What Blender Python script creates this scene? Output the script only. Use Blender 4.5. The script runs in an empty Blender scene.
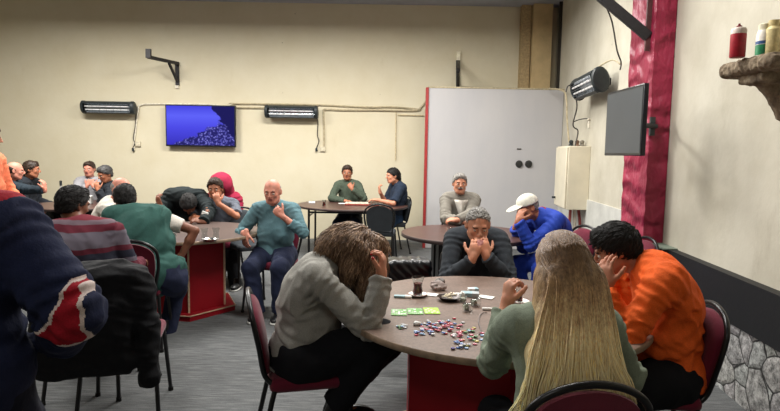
import bpy, math, random
import numpy as np
from mathutils import Vector, Matrix
col = bpy.context.scene.collection
R_ = math.radians
PI = math.pi
# ------------------------------------------------------------------ camera numbers
F_PX, CX, CY = 563.0, 390.0, 205.5
PITCH = math.atan(52.5 / F_PX); ROLL = R_(1.0); EYE = np.array([0, 0, 1.55])
_F = np.array([0, math.cos(PITCH), -math.sin(PITCH)])
_U0 = np.array([0, math.sin(PITCH), math.cos(PITCH)]); _R0 = np.array([1.0, 0, 0])
_R = _R0 * math.cos(ROLL) + _U0 * math.sin(ROLL)
_U = _U0 * math.cos(ROLL) - _R0 * math.sin(ROLL)
def V(*a): return np.array(a, float)
def ray(px, py):
    return _F + (px - CX) / F_PX * _R - (py - CY) / F_PX * _U
def A(px, py, Y):
    d = ray(px, py); return EYE + d * (Y / d[1])
def onz(px, py, z):
    d = ray(px, py); return EYE + d * ((z - 1.55) / d[2])
def wallx(y): return 2.01 + 0.083 * y          # the right wall's line
def nrm(v):
    v = np.asarray(v, float); return v / max(np.linalg.norm(v), 1e-9)
# ------------------------------------------------------------------ materials
def lin(c):
    out = []
    for v in c[:3]:
        v = v / 255.0
        out.append(v / 12.92 if v <= 0.04045 else ((v + 0.055) / 1.055) ** 2.4)
    return (out[0], out[1], out[2], 1.0)
MATS = {}
class NT:
    def __init__(s, name):
        s.m = bpy.data.materials.new(name); s.m.use_nodes = True; s.t = s.m.node_tree
        s.b = s.t.nodes['Principled BSDF']; s.tc = s.t.nodes.new('ShaderNodeTexCoord')
    def n(s, typ, **kw):
        nd = s.t.nodes.new(typ)
        for k, v in kw.items():
            if k.startswith('_'): setattr(nd, k[1:], v)
            else: nd.inputs[k.replace('__', ' ')].default_value = v
        return nd
    def l(s, a, b): s.t.links.new(a, b)
    def map(s, scale, src='Object', rot=(0, 0, 0), loc=(0, 0, 0)):
        mp = s.n('ShaderNodeMapping'); mp.inputs['Scale'].default_value = scale
        mp.inputs['Rotation'].default_value = rot; mp.inputs['Location'].default_value = loc
        s.l(s.tc.outputs[src], mp.inputs['Vector']); return mp.outputs['Vector']
    def noise(s, vec, scale, detail=4, rough=.6):
        nd = s.n('ShaderNodeTexNoise'); nd.inputs['Scale'].default_value = scale
        nd.inputs['Detail'].default_value = detail; nd.inputs['Roughness'].default_value = rough
        s.l(vec, nd.inputs['Vector']); return nd.outputs['Fac']
    def ramp(s, fac, stops):
        r = s.n('ShaderNodeValToRGB'); e = r.color_ramp.elements
        while len(e) < len(stops): e.new(0.5)
        for i, (p, c) in enumerate(stops):
            e[i].position = p; e[i].color = lin(c) if len(c) == 3 else c
        s.l(fac, r.inputs['Fac']); return r.outputs['Color']
    def mix(s, fac, a, b, mode='MIX'):
        m = s.n('ShaderNodeMix'); m.data_type = 'RGBA'; m.blend_type = mode
        for key, v in (('Factor', fac),):
            if hasattr(v, 'links') or hasattr(v, 'is_linked'): s.l(v, m.inputs[0])
            else: m.inputs[0].default_value = v
        for i, v in ((6, a), (7, b)):
            if isinstance(v, (tuple, list)): m.inputs[i].default_value = lin(v) if len(v) == 3 else v
            else: s.l(v, m.inputs[i])
        return m.outputs[2]
    def bump(s, h, strength, dist=.01):
        b = s.n('ShaderNodeBump'); b.inputs['Strength'].default_value = strength
        b.inputs['Distance'].default_value = dist; s.l(h, b.inputs['Height'])
        s.l(b.outputs['Normal'], s.b.inputs['Normal']); return b
def set_b(n, rough=.6, metal=0, spec=.4, **kw):
    n.b.inputs['Roughness'].default_value = rough; n.b.inputs['Metallic'].default_value = metal
    n.b.inputs['Specular IOR Level'].default_value = spec
    for k, v in kw.items(): n.b.inputs[k.replace('__', ' ')].default_value = v
def shade(c, f): return tuple(max(0, min(255, v * f)) for v in c)
def plain(name, c, rough=.5, metal=0, spec=.4, var=.12, scale=30, bump=.15):
    if name in MATS: return MATS[name]
    n = NT(name); v = n.map((1, 1, 1)); f = n.noise(v, scale)
    n.l(n.ramp(f, [(.3, shade(c, 1 - var)), (.7, shade(c, 1 + var))]), n.b.inputs['Base Color'])
    if bump: n.bump(f, bump, .003)
    set_b(n, rough, metal, spec); MATS[name] = n.m; return n.m
def fabric(name, c, rough=.92, var=.10, weave=350, fold=.5, c2=None, sheen=.0, stretch=(1, 1, .6)):
    if name in MATS: return MATS[name]
    n = NT(name); v = n.map((1, 1, 1)); vs = n.map(stretch)
    f = n.noise(vs, 9, 3); w = n.noise(v, weave, 2)
    base = n.ramp(f, [(.3, shade(c, 1 - var)), (.7, shade(c, 1 + var) if c2 is None else c2)])
    base = n.mix(.25, base, n.ramp(w, [(.35, shade(c, .75)), (.65, shade(c, 1.25))]))
    n.l(base, n.b.inputs['Base Color'])
    f2 = n.noise(vs, 22, 3, .5)
    ma = n.n('ShaderNodeMath', _operation='MULTIPLY_ADD'); n.l(w, ma.inputs[0]); ma.inputs[1].default_value = .12; n.l(f2, ma.inputs[2])
    n.bump(ma.outputs[0], fold, .012)
    set_b(n, rough, 0, .25); n.b.inputs['Sheen Weight'].default_value = sheen
    MATS[name] = n.m; return n.m
def skin(name, c):
    if name in MATS: return MATS[name]
    n = NT(name); v = n.map((1, 1, 1)); f = n.noise(v, 18, 4); g = n.noise(v, 160, 3)
    n.l(n.ramp(f, [(.3, shade(c, .9)), (.7, (min(255, c[0] * 1.06), c[1] * .99, c[2] * .97))]), n.b.inputs['Base Color'])
    n.bump(g, .2, .002); set_b(n, .55, 0, .4); n.b.inputs['Subsurface Weight'].default_value = .0
    MATS[name] = n.m; return n.m
def hairmat(name, c, c2, rough=.5, stretch=(60, 60, 4), bump=.6):
    if name in MATS: return MATS[name]
    n = NT(name); v = n.map(stretch); f = n.noise(v, 2.2, 5, .65)
    n.l(n.ramp(f, [(.3, c), (.72, c2)]), n.b.inputs['Base Color']); n.bump(f, bump, .006)
    set_b(n, rough, 0, .35); MATS[name] = n.m; return n.m
def metal(name, c, rough=.35, m=1.0): return plain(name, c, rough, m, .5, .06, 20, .05)
def glass(name, c=(235, 240, 240), rough=.03):
    if name in MATS: return MATS[name]
    n = NT(name); n.b.inputs['Base Color'].default_value = lin(c); set_b(n, rough)
    n.b.inputs['Transmission Weight'].default_value = 1.0; n.b.inputs['IOR'].default_value = 1.3
    MATS[name] = n.m; return n.m
# ------------------------------------------------------------------ objects
def tag(o, label=None, cat=None, group=None, kind=None):
    if label: o['label'] = label
    if cat: o['category'] = cat
    if group: o['group'] = group
    if kind: o['kind'] = kind
    return o
def empty(name, loc=(0, 0, 0), rz=0.0):
    o = bpy.data.objects.new(name, None); o.empty_display_size = .1; col.objects.link(o)
    o.location = tuple(loc); o.rotation_euler = (0, 0, rz); return o
def link_mesh(name, me, mats, parent=None, smooth=True, sharp=40):
    o = bpy.data.objects.new(name, me); col.objects.link(o)
    for m in (mats if isinstance(mats, (list, tuple)) else [mats]): me.materials.append(m)
    if smooth:
        me.polygons.foreach_set('use_smooth', [True] * len(me.polygons))
        if sharp: me.set_sharp_from_angle(angle=R_(sharp))
    if parent is not None: o.parent = parent
    return o
def copy_tree(o, parent=None):
    c = o.copy(); col.objects.link(c); c.parent = parent
    for ch in list(o.children): copy_tree(ch, c)
    return c
def catmull(pts, n=6, closed=False):
    pts = [np.asarray(p, float) for p in pts]; out = []
    m = len(pts); rng = range(m if closed else m - 1)
    for i in rng:
        if closed: p0, p1, p2, p3 = pts[(i - 1) % m], pts[i], pts[(i + 1) % m], pts[(i + 2) % m]
        else: p0, p1, p2, p3 = pts[max(i - 1, 0)], pts[i], pts[i + 1], pts[min(i + 2, m - 1)]
        for k in range(n):
            t = k / n
            out.append(.5 * ((2 * p1) + (-p0 + p2) * t + (2 * p0 - 5 * p1 + 4 * p2 - p3) * t * t + (-p0 + 3 * p1 - 3 * p2 + p3) * t ** 3))
    if not closed: out.append(pts[-1])
    return out
class MB:
    def __init__(s): s.v = []; s.f = []; s.mi = []
    def add(s, vs, fs, mi=0):
        b = len(s.v); s.v += [tuple(map(float, p)) for p in vs]
        s.f += [tuple(b + i for i in f) for f in fs]; s.mi += [mi] * len(fs); return s
    def box(s, c, size, mi=0, rz=0.0, rot=None):
        c = np.asarray(c, float); hx, hy, hz = [d / 2 for d in size]
        M = np.array(Matrix.Rotation(rz, 3, 'Z')) if rot is None else np.asarray(rot)
        vs = [c + M @ V(x * hx, y * hy, z * hz) for x in (-1, 1) for y in (-1, 1) for z in (-1, 1)]
        return s.add(vs, [(0, 1, 3, 2), (4, 6, 7, 5), (0, 4, 5, 1), (2, 3, 7, 6), (0, 2, 6, 4), (1, 5, 7, 3)], mi)
    def tube(s, pts, r, n=8, mi=0, smooth=0, closed=False, flat=1.0):
        if smooth: 
            rr = r if isinstance(r, (list, tuple)) else None
            if rr is not None:
                xs = np.linspace(0, 1, len(rr)); 
            pts = catmull(pts, smooth, closed)
            if rr is not None: r = list(np.interp(np.linspace(0, 1, len(pts)), xs, rr))
        pts = [np.asarray(p, float) for p in pts]; m = len(pts)
        r = list(r) if isinstance(r, (list, tuple)) else [r] * m
        vs = []; up = None
        for i in range(m):
            if closed: t = nrm(pts[(i + 1) % m] - pts[i - 1])
            else: t = nrm(pts[min(i + 1, m - 1)] - pts[max(i - 1, 0)])
            if up is None:
                up = V(0, 0, 1) if abs(t[2]) < .9 else V(1, 0, 0)
            a = nrm(np.cross(up, t)); up = nrm(np.cross(t, a))
            for k in range(n):
                an = 2 * PI * k / n
                vs.append(pts[i] + r[i] * (a * math.cos(an) + up * flat * math.sin(an)))
        fs = []
        for i in range(m if closed else m - 1):
            j = (i + 1) % m
            for k in range(n):
                k2 = (k + 1) % n; fs.append((i * n + k, i * n + k2, j * n + k2, j * n + k))
        if not closed:
            fs.append(tuple(range(n - 1, -1, -1))); fs.append(tuple((m - 1) * n + k for k in range(n)))
        return s.add(vs, fs, mi)
    def lathe(s, prof, c=(0, 0, 0), n=24, mi=0, cap=True):
        vs = []; m = len(prof)
        for (r, z) in prof:
            for k in range(n):
                an = 2 * PI * k / n; vs.append((c[0] + r * math.cos(an), c[1] + r * math.sin(an), c[2] + z))
        fs = []
        for i in range(m - 1):
            for k in range(n):
                k2 = (k + 1) % n; fs.append((i * n + k, i * n + k2, (i + 1) * n + k2, (i + 1) * n + k))
        if cap: fs.append(tuple(range(n - 1, -1, -1))); fs.append(tuple((m - 1) * n + k for k in range(n)))
        return s.add(vs, fs, mi)
    def prism(s, poly, z0, z1, mi=0, xf=None):
        n = len(poly)
        vs = [(x, y, z0) for x, y in poly] + [(x, y, z1) for x, y in poly]
        if xf is not None: vs = [xf(p) for p in vs]
        fs = [tuple(range(n - 1, -1, -1)), tuple(range(n, 2 * n))] + [(i, (i + 1) % n, n + (i + 1) % n, n + i) for i in range(n)]
        return s.add(vs, fs, mi)
    def ball(s, c, rad, n=12, m=8, mi=0, M=None):
        rad = (rad,) * 3 if not isinstance(rad, (tuple, list)) else rad
        M = np.eye(3) if M is None else M; c = np.asarray(c, float); vs = []
        vs.append(c + M @ V(0, 0, -rad[2]))
        for j in range(1, m):
            ph = -PI / 2 + PI * j / m
            for k in range(n):
                an = 2 * PI * k / n
                vs.append(c + M @ V(rad[0] * math.cos(ph) * math.cos(an), rad[1] * math.cos(ph) * math.sin(an), rad[2] * math.sin(ph)))
        vs.append(c + M @ V(0, 0, rad[2])); fs = []
        for k in range(n): fs.append((0, 1 + (k + 1) % n, 1 + k))
        for j in range(m - 2):
            for k in range(n):
                a = 1 + j * n; b = a + n; k2 = (k + 1) % n; fs.append((a + k, a + k2, b + k2, b + k))
        t = len(vs) - 1; a = 1 + (m - 2) * n
        for k in range(n): fs.append((a + k, a + (k + 1) % n, t))
        return s.add(vs, fs, mi)
    def build(s, name, mats, parent=None, origin=None, bevel=0, seg=2, smooth=True, sharp=40):
        if origin is not None:
            o_ = np.asarray(origin, float); s.v = [tuple(np.asarray(p) - o_) for p in s.v]
        me = bpy.data.meshes.new(name); me.from_pydata(s.v, [], s.f); 
        me.polygons.foreach_set('material_index', s.mi); me.update()
        o = link_mesh(name, me, mats, parent, smooth, sharp)
        if origin is not None and parent is None: o.location = tuple(origin)
        if bevel:
            b = o.modifiers.new('bevel', 'BEVEL'); b.width = bevel; b.segments = seg; b.limit_method = 'ANGLE'; b.angle_limit = R_(35)
        return o
# ------------------------------------------------------------------ smooth solids on a grid
def smin(a, b, k):
    h = np.clip(.5 + .5 * (b - a) / k, 0, 1); return b * (1 - h) + a * h - k * h * (1 - h)
def cap(a, b, ra, rb=None, k=.02, op='add', cut=None):
    a = np.asarray(a, float); b = np.asarray(b, float); rb = ra if rb is None else rb
    m = max(ra, rb); lo = np.minimum(a, b) - m; hi = np.maximum(a, b) + m; ab = b - a; L2 = max(ab @ ab, 1e-9)
    def fn(X, Y, Z):
        x = X - a[0]; y = Y - a[1]; z = Z - a[2]
        t = np.clip((x * ab[0] + y * ab[1] + z * ab[2]) / L2, 0, 1)
        d = np.sqrt((x - t * ab[0]) ** 2 + (y - t * ab[1]) ** 2 + (z - t * ab[2]) ** 2) - (ra + (rb - ra) * t)
        if cut:
            u = ab / math.sqrt(L2)
            d = np.maximum(d, (X - b[0]) * u[0] + (Y - b[1]) * u[1] + (Z - b[2]) * u[2])
        return d
    return (fn, lo, hi, k, op)
def ell(c, M, rad, k=.02, op='add'):
    c = np.asarray(c, float); rad = np.asarray(rad, float); M = np.eye(3) if M is None else np.asarray(M, float)
    ext = np.sqrt(((M * rad[None, :]) ** 2).sum(1)); lo = c - ext; hi = c + ext
    def fn(X, Y, Z):
        x = X - c[0]; y = Y - c[1]; z = Z - c[2]; q = []
        for j in range(3):
            q.append(M[0, j] * x + M[1, j] * y + M[2, j] * z)
        k0 = np.sqrt(sum((q[j] / rad[j]) ** 2 for j in range(3))); k1 = np.sqrt(sum((q[j] / rad[j] ** 2) ** 2 for j in range(3))) + 1e-9
        return k0 * (k0 - 1) / k1
    return (fn, lo, hi, k, op)
def rbox(c, M, half, r, k=.02, op='add'):
    c = np.asarray(c, float); half = np.asarray(half, float); M = np.eye(3) if M is None else np.asarray(M, float)
    ext = np.abs(M) @ half + r; lo = c - ext; hi = c + ext; hh = half
    def fn(X, Y, Z):
        x = X - c[0]; y = Y - c[1]; z = Z - c[2]; out = 0; mx = -9
        for j in range(3):
            q = np.abs(M[0, j] * x + M[1, j] * y + M[2, j] * z) - hh[j]
            out = out + np.maximum(q, 0) ** 2; mx = np.maximum(mx, q)
        return np.sqrt(out) + np.minimum(mx, 0) - r
    return (fn, lo, hi, k, op)
def plane(p, n, lo=None, hi=None, jag=0):      # removes what lies on the side n points to
    p = np.asarray(p, float); n = nrm(n)
    def fn(X, Y, Z):
        d = (X - p[0]) * n[0] + (Y - p[1]) * n[1] + (Z - p[2]) * n[2]
        if jag: d = d + jag * (np.sin(X * 260 + 2 * np.sin(Y * 90)) + np.sin(Y * 230 + Z * 90) + np.sin(Z * 200 + X * 70))
        return d
    return (fn, lo, hi, 0, 'clip')
def wr(P, seed, freq, n=4):
    rg = random.Random(seed); s = 0
    for i in range(n):
        d = nrm([rg.gauss(0, 1) for _ in range(3)]); e = nrm([rg.gauss(0, 1) for _ in range(3)])
        f = freq * rg.uniform(.6, 1.5); a, b = rg.uniform(0, 6.28), rg.uniform(0, 6.28)
        s = s + np.sin(f * (P @ d) + a + 1.6 * np.sin(f * .55 * (P @ e) + b))
    return s / n
def solid(prims, h, disp=None):
    add = [p for p in prims if p[4] == 'add']
    lo = np.min([p[1] for p in add], 0) - 4 * h; hi = np.max([p[2] for p in add], 0) + 4 * h
    dims = np.ceil((hi - lo) / h).astype(int) + 1
    D = np.full(tuple(dims), .5, np.float32)
    ax = [(lo[j] + h * np.arange(dims[j])).astype(np.float32) for j in range(3)]
    for fn, a, b, k, op in prims:
        if a is None: i0 = np.zeros(3, int); i1 = dims
        else:
            mg = k * 1.1 + 3 * h
            i0 = np.clip(np.floor((a - mg - lo) / h).astype(int), 0, dims); i1 = np.clip(np.ceil((b + mg - lo) / h).astype(int) + 1, 0, dims)
        if (i1 <= i0).any(): continue
        sl = tuple(slice(i0[j], i1[j]) for j in range(3))
        d = fn(ax[0][sl[0]][:, None, None], ax[1][sl[1]][None, :, None], ax[2][sl[2]][None, None, :])
        if op == 'add': D[sl] = smin(D[sl], d, max(k, 1e-4))
        elif op == 'sub': D[sl] = -smin(-D[sl], d, max(k, 1e-4))
        else: D[sl] = np.maximum(D[sl], d)
    if disp is not None:
        I = np.nonzero(np.abs(D) < 2.6 * h)
        P = np.stack([ax[j][I[j]] for j in range(3)], 1).astype(float); D[I] += disp(P)
    D[0] = D[-1] = .5; D[:, 0] = D[:, -1] = .5; D[:, :, 0] = D[:, :, -1] = .5
    ins = D < 0; c = np.zeros(tuple(dims - 1), np.int8)
    offs = [(a, b, e) for a in (0, 1) for b in (0, 1) for e in (0, 1)]
    nx, ny, nz = dims
    for a, b, e in offs: c += ins[a:nx - 1 + a, b:ny - 1 + b, e:nz - 1 + e]
    act = (c > 0) & (c < 8); I = np.nonzero(act); N = len(I[0])
    vals = {o: D[I[0] + o[0], I[1] + o[1], I[2] + o[2]] for o in offs}
    S = np.zeros((N, 3)); cnt = np.zeros(N)
    for o in offs:
        for j in range(3):
            if o[j]: continue
            o2 = list(o); o2[j] = 1; o2 = tuple(o2); v0, v1 = vals[o], vals[o2]
            m = (v0 < 0) != (v1 < 0); t = v0[m] / (v0[m] - v1[m])
            pp = np.tile(np.array(o, float), (m.sum(), 1)); pp[:, j] += t; S[m] += pp; cnt[m] += 1
    Vt = lo + h * (np.stack(I, 1) + S / cnt[:, None])
    vid = np.full(act.shape, -1, np.int32); vid[act] = np.arange(N)
    Q = []
    for j in range(3):
        u, w = (j + 1) % 3, (j + 2) % 3
        a = [slice(1, dims[q] - 1) for q in range(3)]; a[j] = slice(0, dims[j] - 1); b = list(a); b[j] = slice(1, dims[j])
        A0 = ins[tuple(a)]; B0 = ins[tuple(b)]
        E = np.nonzero(A0 != B0); 
        if len(E[0]) == 0: continue
        g = [E[q] + a[q].start for q in range(3)]
        def cell(du, dw):
            q = [g[0].copy(), g[1].copy(), g[2].copy()]; q[u] += du; q[w] += dw; return vid[q[0], q[1], q[2]]
        q4 = np.stack([cell(-1, -1), cell(0, -1), cell(0, 0), cell(-1, 0)], 1)
        flip = ~A0[E]; q4[flip] = q4[flip][:, ::-1]; Q.append(q4)
    Q = np.concatenate(Q)
    return Vt, Q
def solid_mesh(name, prims, h, mats, parent=None, origin=(0, 0, 0), disp=None, paint=None, relax=1):
    Vt, Q = solid(prims, h, disp)
    for _ in range(relax):
        s = np.zeros_like(Vt); c = np.zeros(len(Vt))
        for a, b in ((0, 1), (1, 2), (2, 3), (3, 0)):
            np.add.at(s, Q[:, a], Vt[Q[:, b]]); np.add.at(c, Q[:, a], 1); np.add.at(s, Q[:, b], Vt[Q[:, a]]); np.add.at(c, Q[:, b], 1)
        Vt = Vt * .5 + .5 * s / np.maximum(c, 1)[:, None]
    origin = np.asarray(origin, float)
    me = bpy.data.meshes.new(name); me.vertices.add(len(Vt)); me.vertices.foreach_set('co', (Vt - origin).ravel())
    me.loops.add(Q.size); me.loops.foreach_set('vertex_index', Q.ravel().astype(np.int32))
    me.polygons.add(len(Q)); me.polygons.foreach_set('loop_start', np.arange(0, Q.size, 4, dtype=np.int32))
    me.update(calc_edges=True)
    o = link_mesh(name, me, mats, parent, True, 0)
    if paint is not None:
        cen = Vt[Q].mean(1); me.polygons.foreach_set('material_index', paint(cen).astype(np.int32))
    if parent is None: o.location = tuple(origin)
    return o
# ------------------------------------------------------------------ people
def ik(S, W, l1, l2, pole):
    d = W - S; L = min(np.linalg.norm(d), (l1 + l2) * .995); L = max(L, abs(l1 - l2) + .02); u = nrm(d)
    a = (l1 * l1 - l2 * l2 + L * L) / (2 * L); hh = math.sqrt(max(l1 * l1 - a * a, 0))
    pole = np.asarray(pole, float); q = nrm(pole - (pole @ u) * u)
    return S + u * a + q * hh, S + u * L
def frame(yaw, pitch=0, roll=0):
    f = V(-math.sin(yaw) * math.cos(pitch), math.cos(yaw) * math.cos(pitch), -math.sin(pitch))
    r = V(math.cos(yaw), math.sin(yaw), 0); u = np.cross(r, f)
    r2 = r * math.cos(roll) + u * math.sin(roll); u2 = u * math.cos(roll) - r * math.sin(roll)
    return np.stack([r2, f, u2], 1)
def rotv(v, ax, an):
    ax = nrm(ax); return v * math.cos(an) + np.cross(ax, v) * math.sin(an) + ax * (ax @ v) * (1 - math.cos(an))
def hand_prims(W, f, n, side, curl=.5, spread=.12, s=1.0, thumb=.6):
    f = nrm(f); n = np.asarray(n, float); n = nrm(n - (n @ f) * f)
    t = np.cross(f, n) * (1 if side > 0 else -1)     # towards the thumb
    P = []; tips = []
    M = np.stack([t, f, n], 1)
    P.append(cap(W - f * .02 * s, W + f * .02 * s, .024 * s, .026 * s, .012))
    P.append(ell(W + f * .05 * s, M, (.041 * s, .052 * s, .017 * s), .012))
    P.append(ell(W + f * .035 * s + t * .024 * s + n * .006, M, (.02 * s, .034 * s, .017 * s), .01))
    for i, (o, ln) in enumerate(((.030, .070), (.0105, .078), (-.0095, .073), (-.028, .057))):
        p = W + f * (.082 - abs(o) * .15) * s + t * o * s; d = rotv(f, n, -spread * (o / .03) * (1 if side > 0 else -1) * -1 if False else 0)
        d = nrm(f + t * spread * o / .03)
        ax = np.cross(d, n); c = curl if not isinstance(curl, (tuple, list)) else curl[i]
        P.append(cap(W + f * .04 * s + t * o * .8 * s, p, .010 * s, .0098 * s, .006))
        r0 = .0094 * s
        for j, (sg, cf) in enumerate(((.45, .8), (.31, 1.15), (.24, .8))):
            d = rotv(d, ax, c * cf); q = p + d * ln * sg * s; r1 = r0 - .0007 * s
            P.append(cap(p, q, r0, r1, .004)); p = q; r0 = r1
        nn = np.cross(ax, d) ; tips.append((p - d * .001, -np.cross(ax, d) if (np.cross(ax, d) @ n) > 0 else nn))
    p = W + f * .022 * s + t * .026 * s; d = nrm(f * .55 + t * .75 + n * .25); ax = np.cross(d, f * .8 + n * .6); r0 = .0125 * s
    for ln, cf in ((.036, 0), (.030, .55), (.025, .5)):
        d = rotv(d, ax, thumb * cf); q = p + d * ln * s; P.append(cap(p, q, r0, r0 - .0012, .006)); p = q; r0 -= .0012
    tips.append((p, -n)); return P, tips
def head_prims(c, M, s=1.0, hs=(1, 1)):
    L = lambda x, y, z: c + M @ V(x * s, y * s, z * s)
    w = hs[0]
    P = [ell(L(0, -.012, .03), M, (.075 * s * w, .094 * s, .086 * s), .02),
         ell(L(0, .022, -.028), M, (.058 * s * w, .066 * s, .084 * s), .03),
         ell(L(0, .058, -.092), M, (.026 * s, .020 * s, .018 * s), .025),
         cap(L(-.05, .0, -.06), L(-.03, .05, -.088), .02 * s, .016 * s, .03), cap(L(.05, .0, -.06), L(.03, .05, -.088), .02 * s, .016 * s, .03),
         ell(L(-.04, .055, -.022), M, (.02 * s, .02 * s, .018 * s), .02), ell(L(.04, .055, -.022), M, (.02 * s, .02 * s, .018 * s), .02),
         cap(L(-.036, .078, .024), L(.036, .078, .024), .011 * s, None, .014),
         cap(L(0, .088, .016), L(0, .108, -.022), .007 * s, .011 * s, .008),
         ell(L(-.011, .097, -.027), M, (.008 * s, .009 * s, .007 * s), .006), ell(L(.011, .097, -.027), M, (.008 * s, .009 * s, .007 * s), .006),
         ell(L(-.031, .098, .002), M, (.014 * s, .012 * s, .006 * s), .006, 'sub'), ell(L(.031, .098, .002), M, (.014 * s, .012 * s, .006 * s), .006, 'sub'),
         cap(L(-.018, .084, -.050), L(.018, .084, -.050), .0065 * s, None, .006), cap(L(-.015, .083, -.060), L(.015, .083, -.060), .0065 * s, None, .006),
         rbox(L(0, .098, -.055), M, (.02 * s, .006 * s, .0006 * s), .001, .003, 'sub')]
    for sd in (-1, 1):
        Me = M @ np.array(Matrix.Rotation(sd * .35, 3, 'Z'))
        P += [ell(L(sd * .079 * w, -.012, -.004), Me, (.010 * s, .021 * s, .033 * s), .006), ell(L(sd * .088 * w, -.006, .0), Me, (.007 * s, .011 * s, .018 * s), .004, 'sub')]
    return P
EYEW = None
def person(name, label, P, N, H, yaw, hyaw=None, pitch=0, roll=0, arms=None, legs=None, w=1.0, belly=1.0, s=1.0, h=.008,
           skin_m=None, tops=(), bottom=None, shoes=None, hair=None, bow=.03, extras=None, nails=None, handcurl=.6, thigh=1.0, group=None, cat='person', collar=None):
    P = np.asarray(P, float); N = np.asarray(N, float); N = P + nrm(N - P) * min(max(np.linalg.norm(N - P), .44 * s), .60 * s)
    H = N + nrm(np.asarray(H, float) - N) * .165 * s
    hyaw = yaw if hyaw is None else hyaw
    fw = frame(yaw)[:, 1]; rt = frame(yaw)[:, 0]; up = nrm(N - P); fwd = nrm(fw - (fw @ up) * up); Mt = np.stack([rt, nrm(np.cross(up, rt)), up], 1)
    L = P + (N - P) * .36 - Mt[:, 1] * bow * .7; C = P + (N - P) * .70 - Mt[:, 1] * bow
    cu = nrm(N - C); Mc = np.stack([rt, nrm(np.cross(cu, rt)), cu], 1)
    sh = N - cu * .055 * s; sw = .170 * w * s if w < 1.1 else .185 * s
    root = empty(name, (P[0], P[1], 0)); tag(root, label, cat, group); org = V(P[0], P[1], 0)
    def torso(o, k=.05):
        return [ell(P, Mt, (.165 * w * s + o, .125 * belly * s + o, .13 * s + o), k), ell(L + Mt[:, 1] * .02 * belly, Mt, (.145 * w * s + o, .112 * belly * s + o, .16 * s + o), k),
                ell(C, Mc, (.158 * w * s + o, .112 * s + o, .17 * s + o), k),
                cap(sh - rt * sw * .9, sh + rt * sw * .9, .058 * s + o, None, k), cap(N - cu * .03, sh + rt * sw * .75, .05 * s + o, .045 * s + o, k), cap(N - cu * .03, sh - rt * sw * .75, .05 * s + o, .045 * s + o, k)]
    arms = arms or {}; AR = {}
    for sd, key in ((-1, 'l'), (1, 'r')):
        a = arms.get(key, {})
        S = sh + rt * sd * sw + Mc[:, 1] * a.get('fwd', .02)
        Wt = np.asarray(a.get('W', S + fwd * .25 - V(0, 0, .3)), float)
        E, Wr = ik(S, Wt, .285 * s, .255 * s, a.get('pole', rt * sd * .4 - V(0, 0, 1) - fw * .3))
        fd = a.get('f', Wr - E); AR[key] = (S, E, Wr, np.asarray(fd, float), np.asarray(a.get('n', -V(0, 0, 1)), float), a)
    legs = legs or {}; LG = {}
    for sd, key in ((-1, 'l'), (1, 'r')):
        a = legs.get(key, {})
        Hp = P + rt * sd * .09 * w * s - V(0, 0, .01)
        An = np.asarray(a.get('A', P * V(1, 1, 0) + rt * sd * .13 + fw * .42 + V(0, 0, .09)), float)
        K, An = ik(Hp, An, .43 * s, .42 * s, a.get('pole', fw + V(0, 0, 1) + rt * sd * .15)); LG[key] = (Hp, K, An, a.get('fy', yaw))
    k = .02
    B = torso(0); tips = []
    for key, sd in (('l', -1), ('r', 1)):
        S, E, Wr, fd, nn, a = AR[key]
        B += [cap(S, E, .044 * w * s, .034 * s, .02), cap(E, E + (Wr - E) * .35, .035 * s, .037 * s * w ** .5, .012), cap(E + (Wr - E) * .35, Wr, .036 * s, .025 * s, .015)]
        hp, tp = hand_prims(Wr, fd, nn, sd, a.get('curl', handcurl), a.get('spread', .12), s * a.get('hs', 1.0), a.get('thumb', .6)); B += hp; tips += tp
        Hp, K, An, fy = LG[key]
        B += [cap(Hp, K, .082 * w * s * thigh, .056 * s, .03), cap(K, K + (An - K) * .35, .056 * s, .056 * s, .02), cap(K + (An - K) * .35, An, .055 * s, .036 * s, .02)]
        ff = frame(fy)[:, 1]; B.append(cap(An - V(0, 0, .04), An - V(0, 0, .055) + ff * .15, .035, .025, .02))
    Mh = frame(hyaw, R_(pitch), R_(roll))
    B += [cap(N - cu * .05, H + Mh @ V(0, -.02, -.055) * s, .058 * s, .052 * s, .03)] + head_prims(H, Mh, s)
    mats = [skin_m, plain('lips', (150, 88, 82), .5), plain('brows_dark', (48, 38, 32), .8), nails or skin_m]
    LH = lambda p: (p - H) @ Mh / s
    def paint(c):
        q = LH(c); m = np.zeros(len(c), int)
        m[(np.abs(q[:, 0]) < .023) & (q[:, 1] > .075) & (np.abs(q[:, 2] + .055) < .0105)] = 1
        m[(np.abs(np.abs(q[:, 0]) - .031) < .018) & (q[:, 1] > .068) & (np.abs(q[:, 2] - .024 + (np.abs(np.abs(q[:, 0]) - .028)) * .25) < .0048)] = 2
        if nails is not None:
            for tp, nv in tips:
                d = c - tp; m[(np.linalg.norm(d, axis=1) < .0105) & ((d @ nv) > -.002)] = 3
        return m
    solid_mesh('body', B, h, mats, root, org, None, paint, 0)
    # eyes
    for sd in (-1, 1):
        e = MB(); ec = H + Mh @ V(sd * .031, .0755, .001) * s
        e.ball(ec, .0115 * s, 12, 8, 0); e.ball(ec + Mh @ V(0, .0068, -.002) * s, .0058 * s, 10, 6, 1)
        e.build('eye', [plain('eye_white', (188, 176, 164), .3, bump=0), plain('iris_brown', (45, 28, 18), .2, bump=0)], root, origin=org)
    # clothes
    rg = random.Random(label)
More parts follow.
